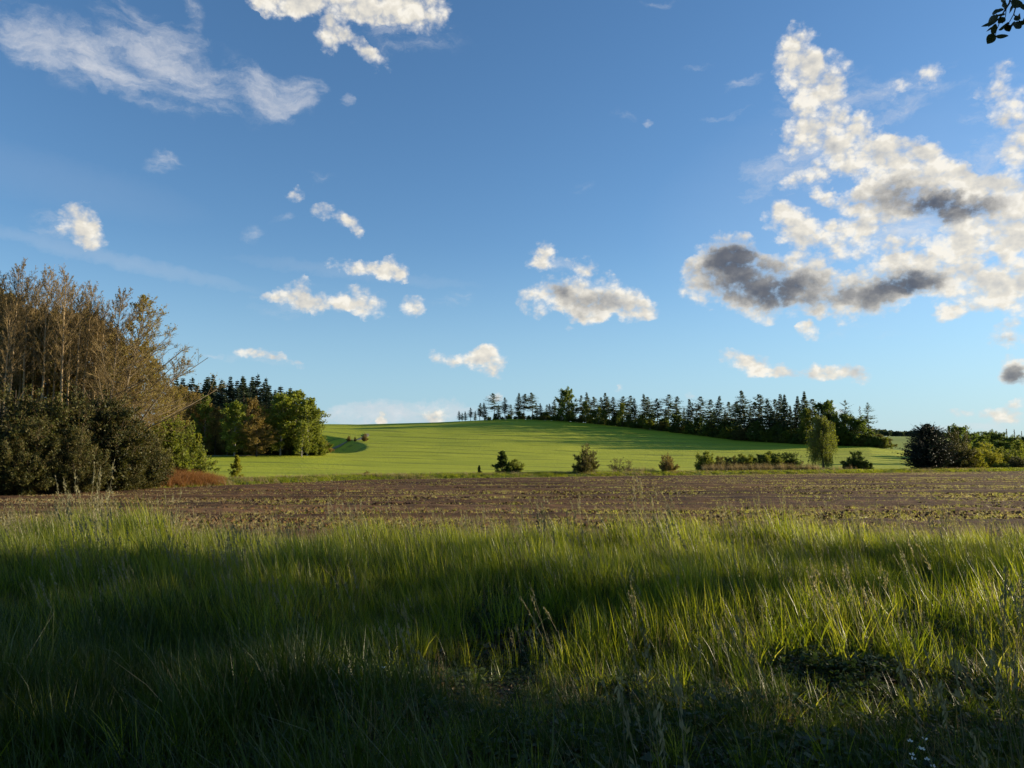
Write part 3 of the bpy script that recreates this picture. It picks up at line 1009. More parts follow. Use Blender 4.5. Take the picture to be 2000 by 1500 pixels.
# ---- left stand of alders
AL = [(-14, 540, 58, 2), (9, 590, 63, 1), (31, 570, 64, 0), (67, 585, 65, 1), (88, 590, 66, 2), (120, 600, 66, 0), (149, 600, 66, 1), (170, 610, 66, 2), (192, 600, 63, 1), (2, 575, 57, 0), (16, 521, 58, 1), (40, 545, 61, 2), (56, 560, 64, 3), (76, 526, 59, 0), (96, 560, 63, 2), (112, 534, 58, 1), (128, 560, 62, 3), (141, 575, 60, 2), (158, 554, 61, 0), (180, 592, 64, 3)]
AL.sort()
for i, (px, top, Y, v) in enumerate(AL):
    place('alder_tree', f'alder{v}', px, Y + 4.5, top, wide=.82, label=f'tall bare alder with slender trunk, {ORD[i]} from the left end of the stand', group='tall bare alders above the dark thicket')
place('alder_tree', 'alder_fan0', 205, 65, 560, wide=.92, rot=0.0, label='tall bare alder with fan of branches, second from the right edge of the stand', group='tall bare alders above the dark thicket')
place('alder_tree', 'alder_fan1', 226, 67, 570, wide=1.12, rot=.2, label='spreading bare alder at the right edge of the alder stand', group='tall bare alders above the dark thicket')
place('leaning_alder', 'leaning', 232, 66, 700, wide=1.0, rot=0.0, label='crooked bare tree leaning out to the right of the alder stand', group=None)
for i, px in enumerate(range(-60, 250, 15)):
    top = float(I(px, [-60, 0, 100, 150, 190, 230], [570, 585, 606, 622, 650, 690])) + 14 * math.sin(px * 1.7)
    place('budding_tree', f'budding{i % 3}', px, 70 + (i * 7 % 5) * 2.2, top, wide=1.0, label='brown budding tree standing behind the tall bare alders', group='brown budding trees behind the alders')
for i, (px, top, Y, k, lab) in enumerate([(262, 668, 76, 'budding1', 'olive green budding tree beside the alder stand, the tallest there'), (285, 700, 79, 'budding1', 'olive green budding tree above the pale round bush'),
                                          (308, 745, 84, 'budding0', 'small brown budding tree where the alder stand meets the dark wood'), (335, 765, 90, 'budding1', 'low olive budding tree behind the pale round bush')]):
    place('budding_tree', k, px, Y, top, wide=1.15, label=lab, group='olive budding trees beside the alders')
# ---- dark thicket
TH = [(-30, 770, 53, 1.3), (28, 775, 53.5, 1.25), (82, 795, 54.5, 1.15), (132, 790, 56, 1.2), (180, 778, 57, 1.1), (222, 800, 58, 1.1), (262, 845, 60, 1.1), (60, 830, 51.5, 1.0), (150, 850, 53, 1.0), (238, 870, 57, 1.0), (300, 868, 66, 1.0), (0, 850, 50.5, 1)]
for i, (px, top, Y, w) in enumerate(TH):
    place('evergreen_shrub', f'dark_bush{i % 3}', px, Y + 2.6, top, wide=w, label='dark evergreen shrub in the dense thicket below the alders', cat='shrub', group='dark shrubs of the thicket below the alders')
place('round_shrub', 'round_bush0', 322, 78, 812, wide=1.08, label='large rounded pale green shrub right of the dark thicket', cat='shrub')
place('round_shrub', 'green_bush0', 283, 70, 838, wide=1.1, label='olive shrub between the dark thicket and the pale rounded shrub', cat='shrub')
place('young_tree', 'sapling', 384, 84, 845, wide=1.25, label='narrow bright green young tree beside the pale rounded shrub', cat='tree')
place('young_tree', 'sapling', 462, 80, 888, wide=1.5, label='faint pale green sapling on the margin right of the rust weeds', cat='tree')

# ---- left wood
rng = np.random.default_rng(5)
for i in range(46):
    row = i // 12
    px = 335 + (i % 12) * 21.5 + row * 9 + rng.normal(0, 3)
    Y = 218 + row * 13
    top = float(I(px, [330, 380, 420, 520, 560, 600], [748, 752, 744, 752, 772, 800])) - row * 2 + rng.normal(0, 9)
    if px > 585:
        continue
    place('spruce_tree', f'wood_spruce{i % 3}', px, Y, top + (24 if row == 0 else 0), wide=float(rng.uniform(1.35, 2.1)), label='dark spruce inside the wood at the foot of the hill', group='dark spruces of the hillside wood')
for px, top, lab in [(413, 731, 'pointed dark spruce rising alone above the wood, nearest the alders'), (447, 735, 'second pointed spruce rising above the wood roofline'), (470, 734, 'third pointed spruce rising above the wood roofline'),
                     (490, 735, 'fourth pointed spruce rising above the wood roofline'), (517, 738, 'fifth and tallest-looking spruce above the wood roofline'), (563, 757, 'lone spruce tip above the birches at the wood edge')]:
    place('spruce_tree', 'wood_spruce0', px, 262, top, wide=1.5, label=lab, group='spruce tips above the wood')
for i, (px, top, Y, w) in enumerate([(345, 762, 205, 1.2), (370, 775, 202, 1.2), (420, 800, 200, .9), (398, 790, 204, 1.0), (445, 815, 200, 1.0), (520, 800, 203, 1.0), (490, 785, 212, 1.0)]):
    place('brown_tree', f'wood_brown{i % 2}', px, Y, top, wide=w * 1.1, label='brown budding tree along the edge of the dark wood', group='brown budding trees at the wood edge')
place('brown_tree', 'wood_brown0', 502, 192, 820, wide=1.9, label='wide rust brown bare tree with fanned branches at the wood edge')
for px, top, Y, w, k, lab in [(458, 790, 194, 1.15, 0, 'bright green birch left of the wide rust brown tree'), (398, 778, 200, .7, 1, 'thin yellow green birch with a pale trunk nearest the alders'), (548, 775, 200, 1.1, 2, 'tall pale green birch right of the wide rust brown tree'),
                              (575, 768, 206, 1.15, 1, 'tall pale green tree second from the right end of the wood'), (600, 785, 200, 1.1, 0, 'pale green tree with drooping twigs at the right end of the wood'), (617, 802, 212, .7, 2, 'slim green tree at the very right corner of the wood'),
                              (590, 825, 194, .9, 2, 'low pale green tree at the foot of the wood corner'), (538, 815, 205, .8, 1, 'slim pale green birch beside the white trunk'), (510, 800, 214, .8, 0, 'green birch crown showing above the rust brown tree')]:
    place('birch_tree', f'fresh{k}', px, Y, top, wide=w * 1.15, label=lab, group='pale green birches at the wood edge')
for i, px in enumerate(range(392, 632, 11)):
    yy = 203 + (i % 3) * 4
    place('undergrowth_shrub', f'green_bush{(0, 1, 2, 0)[i % 4]}', px, yy, H=3.4 + (i * 7 % 5) * .8, wide=1.25, label='dark shrub of the undergrowth below the trees of the wood', cat='shrub', group='undergrowth shrubs at the foot of the wood')
place('round_shrub', 'thorn_bush1', 632, 212, 856, wide=1.3, label='low brown shrub at the right corner of the wood', cat='shrub')
for px, top, w, lab in [(713, 845, .8, 'small bare tree at the end of the hill track'), (681, 850, .8, 'thin bare sapling beside the hill track, left of two'), (694, 852, .6, 'thin bare sapling beside the hill track, right of two')]:
    yy = Y_on_hill(px, 862)
    place('bare_sapling', 'thorn_bush1', px, yy, top, wide=w, label=lab, cat='tree')

# ---- ridge row
RIDGE = [(897, 802, 3), (903, 806, 1), (909, 803, 3), (919, 796, 1), (928, 802, 3), (937, 787, 1), (946, 786, 3), (966, 768, 2), (974, 790, 3), (986, 776, 1), (999, 790, 5), (1013, 767, 3), (1023, 769, 2), (1040, 767, 2), (1048, 787, 5), (1056, 787, 3), (1067, 790, 5), (1074, 788, 3), (1082, 780, 1),
         (1094, 782, 3), (1118, 782, 3), (1137, 772, 5), (1148, 766, 3), (1162, 775, 2), (1174, 776, 5), (1182, 767, 1), (1191, 776, 4), (1200, 775, 5), (1214, 774, 2), (1227, 773, 4), (1238, 778, 1), (1260, 769, 3), (1271, 775, 4), (1284, 778, 2),
         (1305, 770, 4), (1321, 774, 5), (1350, 779, 1), (1370, 775, 4), (1387, 780, 5), (1404, 773, 3), (1422, 785, 5), (1436, 784, 2), (1454, 762, 1), (1477, 785, 5), (1491, 770, 2), (1503, 778, 3), (1514, 780, 5), (1526, 769, 3), (1535, 770, 0), (1560, 773, 0), (1574, 764, 0), (1588, 780, 4)]
nR = len(RIDGE)
for i, (px, top, v) in enumerate(RIDGE):
    Y = float(crest(px)) + 3 + (i * 5 % 3) * 3
    if i < 24:
        lab = f'dark ragged spruce on the ridge, {ORD[i]} conifer from the left end of the row'
    else:
        lab = f'dark ragged spruce on the slope, {ORD[nR - 1 - i]} conifer left of the weeping tree'
    place('spruce_tree', f'spruce{v}', px, Y, top, wide=(1.1, 1.35, 1.5, 1.35, 1.6, 1.6)[v] * (1.22 if px < 1090 else 1.15), label=lab, group='conifers along the ridge')
extra = [(1300, 800), (1336, 796), (1362, 800), (1395, 797), (1416, 800), (1447, 795), (1467, 797), (1485, 792), (1508, 795), (1545, 792), (1555, 800), (1520, 800)]
for i, (px, top) in enumerate(extra):
    place('spruce_tree', f'spruce{(0, 3, 1)[i % 3]}', px, float(crest(px)) + 13, top, wide=1.05, label='lower dark spruce filling the row behind the slope conifers', group='lower conifers behind the row')
und = np.arange(948, 1600, 15.5)
for i, px in enumerate(und):
    px = px + 5 * math.sin(i * 2.1)
    base = float(I(px, [950, 1000, 1150, 1300, 1450, 1560], [820, 818, 826, 842, 860, 868]))
    hh = float(I(px, [950, 1080, 1300, 1600], [7, 13, 24, 30])) * (1 + .22 * math.sin(i * 1.9))
    place('broadleaf_tree', f'midtree{i % 3}', px, float(crest(px)) + 1 + (i % 2) * 3, base - hh, wide=1.15, label='dark green broadleaf tree growing under the ridge conifers', group='broadleaf undergrowth trees along the ridge')
for i, px in enumerate(np.arange(955, 1735, 13.0)):
    place('undergrowth_shrub', f'green_bush{(1, 2, 0)[i % 3]}', px, float(crest(px)) - .5 + (i % 2) * 2, H=float(I(px, [955, 1100, 1400], [1.8, 3.2, 4.6])) * (1 + .25 * math.sin(i * 2.7)), wide=1.5,
          label='dark low shrub at the foot of the ridge trees', cat='shrub', group='low shrubs at the foot of the ridge trees')
for px, top, w, k, lab in [(1107, 769, 1.0, 'midtree0', 'broad green tree among the ridge spruces, the widest crown there'), (1094, 800, .8, 'fresh0', 'small light green tree at the ridge left of the broad green tree'), (1144, 785, .8, 'fresh1', 'light green birch on the ridge right of the broad green tree'),
                           (1170, 795, .8, 'fresh0', 'second light green birch along the ridge'), (1180, 806, .8, 'midtree1', 'low green tree between the ridge birches'), (1214, 789, .85, 'fresh2', 'bright yellow green birch at the middle of the ridge row'),
                           (1576, 801, .9, 'fresh1', 'light green tree at the right end of the conifer row'), (1612, 797, .9, 'midtree2', 'grey green tree behind the weeping tree'), (1628, 815, .8, 'midtree0', 'low dark tree right behind the weeping tree'),
                           (1655, 818, 1.2, 'midtree1', 'dark green tree clump below the bare trunked pine'), (1680, 826, 1.25, 'midtree2', 'dark green tree below the pointed pine'), (1700, 850, 1.2, 'fresh0', 'low pale green tree right of the pine clump'),
                           (1642, 832, 1.0, 'midtree0', 'dark low tree at the left foot of the pine clump'), (1719, 857, 1.0, 'midtree1', 'small dark tree at the right end of the slope'), (1731, 855, 1.0, 'fresh2', 'small pale tree near the far green field'), (1741, 866, 1.0, 'fresh1', 'last tiny pale tree right of the pine clump')]:
    place('broadleaf_tree', k, px, float(crest(px)) - 1.5, top, wide=w, label=lab)
place('pine_tree', 'pine0', 1654, 292, 781, wide=.85, label='bare trunked pine with a small crown right of the weeping tree')
place('pine_tree', 'pine1', 1697, 290, 786, wide=1.25, label='regular pointed pine at the right end of the slope trees')
place('bare_tree', 'bare0', 1682, 291, 790, wide=1.1, label='thin leafless tree between the two pines')

# ---- margin shrubs
place('young_tree', 'young_tree', 981, float(d3(981)) - 3, 880, wide=1.9, label='pointed green young tree, the left one of the margin shrubs', cat='tree')
place('round_shrub', 'green_bush1', 1004, float(d3(1000)) - 4, 898, wide=1.3, label='low green shrub touching the pointed young tree', cat='shrub')
place('thorn_shrub', 'thorn_bush0', 1144, float(d2(1144)) + 3, 868, wide=1.0, label='dense olive brown round thorn shrub standing alone at the field edge', cat='shrub')
place('round_shrub', 'sparse_bush', 1204, float(d2(1204)) + 6, 892, wide=1.3, label='sparse olive shrub right of the round thorn shrub', cat='shrub')
place('round_shrub', 'sparse_bush', 1226, float(d2(1226)) + 7, 896, wide=1.2, label='sparse shrub beside the dry straw tuft', cat='shrub')
place('thorn_shrub', 'thorn_bush1', 1305, float(d2(1305)) + 4, 884, wide=1.0, label='small dark brown thorn shrub left of the green hedge', cat='shrub')
place('young_tree', 'young_tree', 936, float(d3(936)) - 3, 908, wide=1.2, label='tiny green sapling left of the pointed young tree', cat='tree')
place('bare_sapling', 'thorn_bush1', 716, float(d3(716)) - 4, 918, wide=1.0, label='tiny dark shrub alone on the margin below the hill track', cat='shrub')
for i, (px, top, w, k, lab) in enumerate([(1378, 883, 1.0, 'green_bush1', 'dark green shrub at the left end of the hedge'), (1403, 888, 1.3, 'green_bush0', 'second shrub from the left end of the hedge'), (1425, 888, 1.1, 'green_bush0', 'third shrub from the left end of the hedge'),
                                          (1450, 888, 1.3, 'green_bush1', 'shrub at the middle of the hedge, left one'), (1474, 886, 1.4, 'green_bush2', 'wide shrub at the middle of the hedge'), (1503, 884, 1.5, 'green_bush1', 'dark wide shrub third from the right end of the hedge'),
                                          (1530, 883, 1.4, 'green_bush2', 'dark shrub second from the right end of the hedge'), (1553, 880, 1.0, 'sparse_bush', 'sparse pale shrub between the hedge and the weeping tree')]):
    place('hedge_shrub', k, px, float(d2(px)) + 8, top, wide=w, label=lab, cat='shrub', group='shrubs of the hedge along the field')
place('weeping_tree', 'willow', 1606, float(d2(1606)) + 9, 802, wide=1.04, label='light green weeping tree with hanging twigs at the field edge')
place('round_shrub', 'green_bush2', 1672, float(d2(1672)) + 7, 880, wide=1.25, label='round green shrub standing alone right of the weeping tree', cat='shrub')
place('dark_evergreen', 'thick_evergreen', 1814, float(d2(1814)) + 8, 828, wide=.98, label='massive nearly black evergreen tree at the field edge', cat='tree')
place('dark_evergreen', 'dark_bush0', 1862, float(d2(1862)) + 9, 845, wide=1.05, label='dark brownish evergreen leaning on the massive black one', cat='tree')
for px, top, dY, w, k, lab in [(1888, 871, 9, 1.15, 'round_bush1', 'yellow green rounded shrub beside the dark evergreens'), (1926, 870, 16, 1.1, 'round_bush1', 'yellow green shrub second from the dark evergreens'), (1957, 872, 20, 1.3, 'round_bush0', 'loose pale green shrub third from the dark evergreens'),
                               (1987, 893, 8, 1.7, 'dark_bush1', 'low dark shrub at the right edge of the field'), (2020, 890, 10, 1.6, 'dark_bush2', 'dark shrub half cut by the right frame edge'), (1943, 905, 9, 1.3, 'green_bush1', 'very low green shrub before the loose pale shrub'),
                               (1965, 905, 7, 1.2, 'green_bush2', 'very low green shrub left of the low dark shrub')]:
    place('round_shrub', k, px, float(d2(px)) + dY, top, wide=w, label=lab, cat='shrub')
for i, (px, top, Y, k) in enumerate([(1872, 843, 190, 'midtree0'), (1898, 852, 240, 'midtree1'), (1918, 856, 230, 'midtree2'), (1935, 850, 245, 'midtree0'), (1947, 853, 235, 'midtree1'), (1955, 868, 190, 'midtree2'), (1976, 860, 200, 'midtree0'), (1992, 862, 190, 'olive_t'), (1885, 862, 215, 'fresh0'), (1912, 866, 200, 'fresh1'), (2010, 858, 210, 'midtree1')]):
    if k == 'olive_t':
        k = 'fresh2'
    place('broadleaf_tree', k, px, Y, top, wide=1.2, label='hazy green tree in the low ground behind the yellow green shrubs', group='green trees behind the right hand shrubs')
for i, (px, top) in enumerate([(1883, 846), (1912, 843), (1934, 844), (1939, 838), (1945, 845), (1967, 838), (1982, 839), (1996, 842), (1898, 850), (1924, 848)]):
    place('poplar_tree', 'poplar', px, 640, top, wide=.8, label='thin bare upright tree on the far horizon line', group='bare upright trees on the horizon')

# off to the right of the view: roadside trees whose shade lies on the verge, and the tree that carries the hanging twig
for k in range(2):
    proto(f'roadside{k}', 10.0, broad_tree(f'roadside{k}', 300 + k, 10, .17, .58, 2.3, 40, (5, 55), egg, M['mid_green'], M['bark_dark'], nl=5, leaf=.26, n2=9, n3=6, twig_r=.01, bend=.05))
ca, sa = math.cos(R(SUN_AZ)), math.sin(R(SUN_AZ))
tE = math.tan(R(SUN_EL))
for i, (p, s, k) in enumerate([(-9, 27, 0), (-5, 30, 1), (-1, 27, 0), (2.2, 31, 1), (4.4, 29, 0), (7.4, 44, 1), (10.2, 52, 0), (8.2, 62, 1), (-3, 38, 1), (3.4, 40, 0), (.8, 37, 0), (-7, 36, 0)]):
    X, Y = sa * s - ca * p, ca * s + sa * p
    smax = (4.4 + (1.6 if p < 5 else 0) - max(p, -2) * (sa - .42 * ca)) / (ca + .42 * sa)
    low = (s - smax) * tE + .4      # the lowest leaves, so that the sun passes beneath them onto the far grass
    place('roadside_tree', f'roadside{k}', 0, Y, H=low / .60, X=X, wide=min(.9, 8.0 / (low / .60)), label='leafy roadside tree outside the view, shading the near grass', group='roadside trees shading the verge')

for X, Y, H in [(-5.5, -4.5, 11), (2.5, -6.0, 12), (9.5, -1.5, 10), (-12.5, -3.5, 12)]:
    place('roadside_tree', 'roadside0', 0, Y, H=H, X=X, wide=1.35, label='leafy roadside tree outside the view, shading the near grass', group='roadside trees shading the verge')

# ------------------------------------------------------------------ scatter helper for what nobody could count


def scatter(name, label_kind, pts, rotz, tilt, scl, idx, protos):
    me = bpy.data.meshes.new(name)
    n = len(pts)
    me.vertices.add(n)
    me.vertices.foreach_set('co', pts.astype(np.float32).ravel())
    a = me.attributes.new('rot', 'FLOAT_VECTOR', 'POINT')
    rr = np.stack([tilt[:, 0], tilt[:, 1], rotz], -1).astype(np.float32)
    a.data.foreach_set('vector', rr.ravel())
    a = me.attributes.new('scl', 'FLOAT', 'POINT')
    a.data.foreach_set('value', scl.astype(np.float32))
    a = me.attributes.new('pidx', 'INT', 'POINT')
    a.data.foreach_set('value', idx.astype(np.int32))
    c = bpy.data.collections.new(name + '_sources')
    for i, pm in enumerate(protos):
        o = bpy.data.objects.new(f'{name}_tuft_{i:02d}', pm)
        c.objects.link(o)
    o = link(name, me)
    tag(o, kind='stuff')
    g = bpy.data.node_groups.new(name + '_scatter', 'GeometryNodeTree')
    g.interface.new_socket('Geometry', in_out='INPUT', socket_type='NodeSocketGeometry')
    g.interface.new_socket('Geometry', in_out='OUTPUT', socket_type='NodeSocketGeometry')
    N, Lk = g.nodes, g.links
    gi, go = N.new('NodeGroupInput'), N.new('NodeGroupOutput')
    ci = N.new('GeometryNodeCollectionInfo')
    ci.inputs['Collection'].default_value = c
    ci.inputs['Separate Children'].default_value = True
    ci.inputs['Reset Children'].default_value = True
    ip = N.new('GeometryNodeInstanceOnPoints')
    ip.inputs['Pick Instance'].default_value = True

    def attr(nm, dt):
        q = N.new('GeometryNodeInputNamedAttribute')
        q.data_type = dt
        q.inputs['Name'].default_value = nm
        return q.outputs[0]
    Lk.new(gi.outputs[0], ip.inputs['Points'])
    Lk.new(ci.outputs[0], ip.inputs['Instance'])
    Lk.new(attr('pidx', 'INT'), ip.inputs['Instance Index'])
    e = N.new('FunctionNodeEulerToRotation')
    Lk.new(attr('rot', 'FLOAT_VECTOR'), e.inputs[0])
    Lk.new(e.outputs[0], ip.inputs['Rotation'])
    Lk.new(attr('scl', 'FLOAT'), ip.inputs['Scale'])
    Lk.new(ip.outputs[0], go.inputs[0])
    md = o.modifiers.new('scatter', 'NODES')
    md.node_group = g
    return o


def blades(name, seed, n, rad, h0, h1, w, mat, lean=.25, curl=.35, wind=(-.08, -.02), seg=4):
    """a tuft of tapering, bending grass blades"""
    rng = np.random.default_rng(seed)
    b = MB()
    a = rng.random(n) * 6.283
    r = rad * np.sqrt(rng.random(n))
    base = np.stack([np.cos(a) * r, np.sin(a) * r, np.full(n, -.03)], -1)
    h = rng.uniform(h0, h1, n)
    da = rng.random(n) * 6.283
    le = np.abs(rng.normal(0, lean, n))
    d = np.stack([np.cos(da) * le + wind[0], np.sin(da) * le + wind[1], np.ones(n)], -1)
    d = norm(d)
    cu = rng.uniform(.1, 1, n) * curl
    bd = np.stack([np.cos(da) * cu + wind[0], np.sin(da) * cu + wind[1], -cu * .6], -1)
    fa = rng.random(n) * 6.283
    sd = np.stack([np.cos(fa), np.sin(fa), np.zeros(n)], -1)
    ww = w * rng.uniform(.6, 1.4, n)
    t = np.linspace(0, 1, seg)
    V = np.zeros((n, seg, 2, 3))
    for j, tj in enumerate(t):
        c = base + d * (h * tj)[:, None] + bd * (h * tj ** 2.2)[:, None]
        wj = (ww * (1 - tj ** 1.6) + .0006)[:, None]
        V[:, j, 0] = c - sd * wj * .5
        V[:, j, 1] = c + sd * wj * .5
    q = np.array([[2 * j, 2 * j + 1, 2 * j + 3, 2 * j + 2] for j in range(seg - 1)])
    b.add(V, ((np.arange(n) * seg * 2)[:, None, None] + q).reshape(-1, 4))
    return b.mesh(name, mat)


def stalks(name, seed, n, rad, h0, h1, mat_idx=0):
    """thin flowering grass stalks with narrow seed heads"""
    rng = np.random.default_rng(seed)
    b = MB()
    for _ in range(n):
        a, r = rng.random() * 6.283, rad * math.sqrt(rng.random())
        h = rng.uniform(h0, h1)
        p0 = np.array([math.cos(a) * r, math.sin(a) * r, -.03])
        d = norm(np.array([rng.normal(-.08, .12), rng.normal(0, .12), 1.0]))
        P_ = [p0 + d * h * t + np.array([-.08, 0, -.02]) * h * t * t for t in (0, .33, .66, 1)]
        b.tubes(P_[:-1], P_[1:], .0016, .0013, 3)
        m = 22
        tt = rng.uniform(.78, 1.0, m)
        c = np.array([p0 + d * h * t + np.array([-.08, 0, -.02]) * h * t * t for t in tt]) + rng.normal(0, .006, (m, 3))
        dd = norm(d[None] + rnd_unit(rng, m) * .5)
        b.cards(c, dd, norm(np.cross(dd, rnd_unit(rng, m))), .026, .008)
    return b.mesh(name, M['seed'])


def herbs(name, seed, n, rad, h, size, mat):
    rng = np.random.default_rng(seed)
    b = MB()
    a, r = rng.random(n) * 6.283, rad * np.sqrt(rng.random(n))
    c = np.stack([np.cos(a) * r, np.sin(a) * r, h * rng.random(n)], -1)
    d = norm(np.stack([rng.normal(0, 1, n), rng.normal(0, 1, n), rng.normal(.2, .35, n)], -1))
    sd = norm(np.cross(d, np.array([0, 0, 1.0]) + rng.normal(0, .4, (n, 3))))
    sz = size * rng.uniform(.5, 1.4, n)
    b.cards(c, d, sd, sz, sz * .62)
    m = n // 5
    b.tubes(c[:m] * np.array([1, 1, 0]), c[:m], .0015, .001, 3)
    return b.mesh(name, mat)


def cleaver(name, seed):
    rng = np.random.default_rng(seed)
    b = MB()
    for _ in range(4):
        p = np.array([rng.normal(0, .06), rng.normal(0, .06), 0])
        h = rng.uniform(.25, .5)
        d = norm(np.array([rng.normal(0, .15), rng.normal(0, .15), 1]))
        b.tubes([p], [p + d * h], .002, .0012, 4)
        for k in range(11):
            c0 = p + d * h * (.12 + .88 * k / 10)
            m = 7
            a = np.arange(m) * 6.283 / m + k
            dd = norm(np.stack([np.cos(a), np.sin(a), np.full(m, .25)], -1))
            L_ = .024 * (1.15 - .5 * k / 10)
            b.cards(c0 + dd * L_ * .5, dd, norm(np.cross(dd, [0, 0, 1.0])), L_, .007)
    return b.mesh(name, M['cleavers'])


GP = [blades('tuft_a', 1, 26, .09, .14, .46, .0068, M['grass'], lean=.22, curl=.25, wind=(-.03, 0)), blades('tuft_b', 2, 20, .08, .18, .60, .0062, M['grass'], lean=.15, curl=.2, wind=(-.03, 0)), blades('tuft_c', 3, 22, .13, .12, .36, .0110, M['grass'], lean=.45, curl=.7),
      blades('tuft_d', 4, 30, .10, .25, .60, .0062, M['grass_dark'], lean=.13, curl=.28, wind=(-.03, 0)), blades('tuft_e', 5, 26, .10, .16, .45, .0085, M['grass_dark'], lean=.3, curl=.6),
      blades('tuft_f', 6, 12, .14, .15, .58, .0036, M['straw'], lean=.3, curl=.3), stalks('tuft_g', 7, 4, .12, .50, .78), herbs('tuft_h', 8, 90, .16, .12, .035, M['herb']), herbs('tuft_i', 9, 60, .18, .05, .05, M['litter']),
      herbs('tuft_j', 10, 40, .16, .14, .06, M['herb']), blades('tuft_k', 11, 20, .06, .40, .75, .0090, M['grass_dark'], lean=.18, curl=.55)]


def fan_points(rng, n, y0, y1, spread=.80, pw=1.0, extra=1.5):
    Y = y0 + (y1 - y0) * rng.random(n) ** pw
    X = (rng.random(n) * 2 - 1) * (Y * spread + extra)
    return X, Y


rng = np.random.default_rng(77)
N = 52000
Y = np.sqrt(rng.random(N) * (17.5 ** 2 - 2.3 ** 2) + 2.3 ** 2)
X = (rng.random(N) * 2 - 1) * (Y * .82 + 1.2)
px = px_of(X, Y)
edge_y = d1(px) + 3.0 * vnoise(X, Y, 1.7, 31) + 1.6 * vnoise(X, Y, .35, 32)
ok = Y < edge_y + np.where(px < 500, 1.0, 0.0)
X, Y, px = X[ok], Y[ok], px[ok]
n = len(X)
lush = sm((900 - px) / 700 + 1.1 * vnoise(X, Y, 1.5, 33) + .1)          # tall soft grass on the left, mixed herbs on the right
bare = vnoise(X, Y, 1.3, 34)
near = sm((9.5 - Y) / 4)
r = rng.random(n)
idx = np.zeros(n, int)
# far sunlit belt
idx[:] = np.select([r < .30, r < .60, r < .72, r < .83, r < .85, r < .93], [0, 1, 2, 5, 6, 3], 4)
r2 = rng.random(n)
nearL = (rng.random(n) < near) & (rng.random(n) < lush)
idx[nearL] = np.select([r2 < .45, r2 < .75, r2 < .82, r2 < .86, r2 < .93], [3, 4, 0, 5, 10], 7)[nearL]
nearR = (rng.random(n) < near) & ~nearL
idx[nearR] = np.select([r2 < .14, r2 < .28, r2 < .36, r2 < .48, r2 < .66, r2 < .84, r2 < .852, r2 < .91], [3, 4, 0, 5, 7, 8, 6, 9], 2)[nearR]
gapm = (bare > .22) & (rng.random(n) < .75) & (Y < 11)
idx[gapm] = np.where(rng.random(n) < .5, 7, 8)[gapm]
sc = rng.uniform(.55, 1.25, n) * (1 + .7 * vnoise(X, Y, 1.3, 35) + .5 * vnoise(X, Y, .4, 36))
sc *= np.where(idx == 8, 1.0, np.where(nearR & (idx < 6), .62, 1.0))
sc *= 1 + .9 * sm((Y - 11) / 4) * np.maximum(vnoise(X, Y, .5, 37) + .1, 0)
sc *= 1 + .55 * sm(1 - np.abs(px - 210) / 190) * sm((Y - 10) / 5)
Z = ground_z(X, Y) + .10 * vnoise(X, Y, .8, 1)
thin = rng.random(n) < np.where(bare > .3, .7, 1.0)
sel = thin
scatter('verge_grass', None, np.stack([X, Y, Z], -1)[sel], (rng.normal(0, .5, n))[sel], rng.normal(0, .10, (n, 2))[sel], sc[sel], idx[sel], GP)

# ---- sprouts and stubble on the ploughed field
SPR = [blades('sprout_a', 21, 3, .03, .07, .16, .014, M['sprout'], lean=.35, curl=.45, seg=3), blades('sprout_b', 22, 4, .06, .05, .13, .012, M['sprout'], lean=.45, curl=.5, seg=3), blades('sprout_c', 23, 6, .07, .08, .22, .011, M['grass'], lean=.35, curl=.4, seg=3),
       blades('sprout_d', 24, 4, .10, .05, .10, .016, M['straw'], lean=1.6, curl=.3, seg=3)]
N = 330000
Y = 14.5 + (128 - 14.5) * rng.random(N) ** 1.25
X = (rng.random(N) * 2 - 1) * (Y * .80 + 2)
px = px_of(X, Y)
pat = vnoise(X * .25, Y, 1.6, 41) + .8 * vnoise(X, Y, 4.5, 42) + .35 * sm((px - 900) / 900) + 1.2 * sm((560 - px) / 400) + .3 * sm((26 - Y) / 8)
ok = (Y < d2(px) + .8) & (Y > d1(px) - .5) & (rng.random(N) < .22 + .26 * pat)
X, Y, px = X[ok], Y[ok], px[ok]
n = len(X)
r = rng.random(n)
idx = np.select([r < .40, r < .75, r < .85 + .0 * px], [0, 1, 2], 3)
idx = np.where((px < 620) & (rng.random(n) < .8 * sm((640 - px) / 300)), 3, idx)
scatter('field_sprouts', None, np.stack([X, Y, ground_z(X, Y) + .03], -1), rng.random(n) * 6.28, rng.normal(0, .1, (n, 2)), rng.uniform(.6, 1.35, n) * (1 + .5 * (rng.random(n) < .08)), idx, SPR)

# clods of earth
def clod(name, seed):
    rng = np.random.default_rng(seed)
    b = MB()
    nu, nv = 7, 5
    V = []
    for j in range(nv):
        ph = math.pi * j / (nv - 1)
        for i in range(nu):
            th = 2 * math.pi * i / nu
            rr = .09 * rng.uniform(.7, 1.2)
            V.append((rr * math.sin(ph) * math.cos(th) * 1.3, rr * math.sin(ph) * math.sin(th), rr * .6 * math.cos(ph)))
    Fq = [[j * nu + i, j * nu + (i + 1) % nu, (j + 1) * nu + (i + 1) % nu, (j + 1) * nu + i] for j in range(nv - 1) for i in range(nu)]
    b.add(V, Fq)
    return b.mesh(name, M['field'])


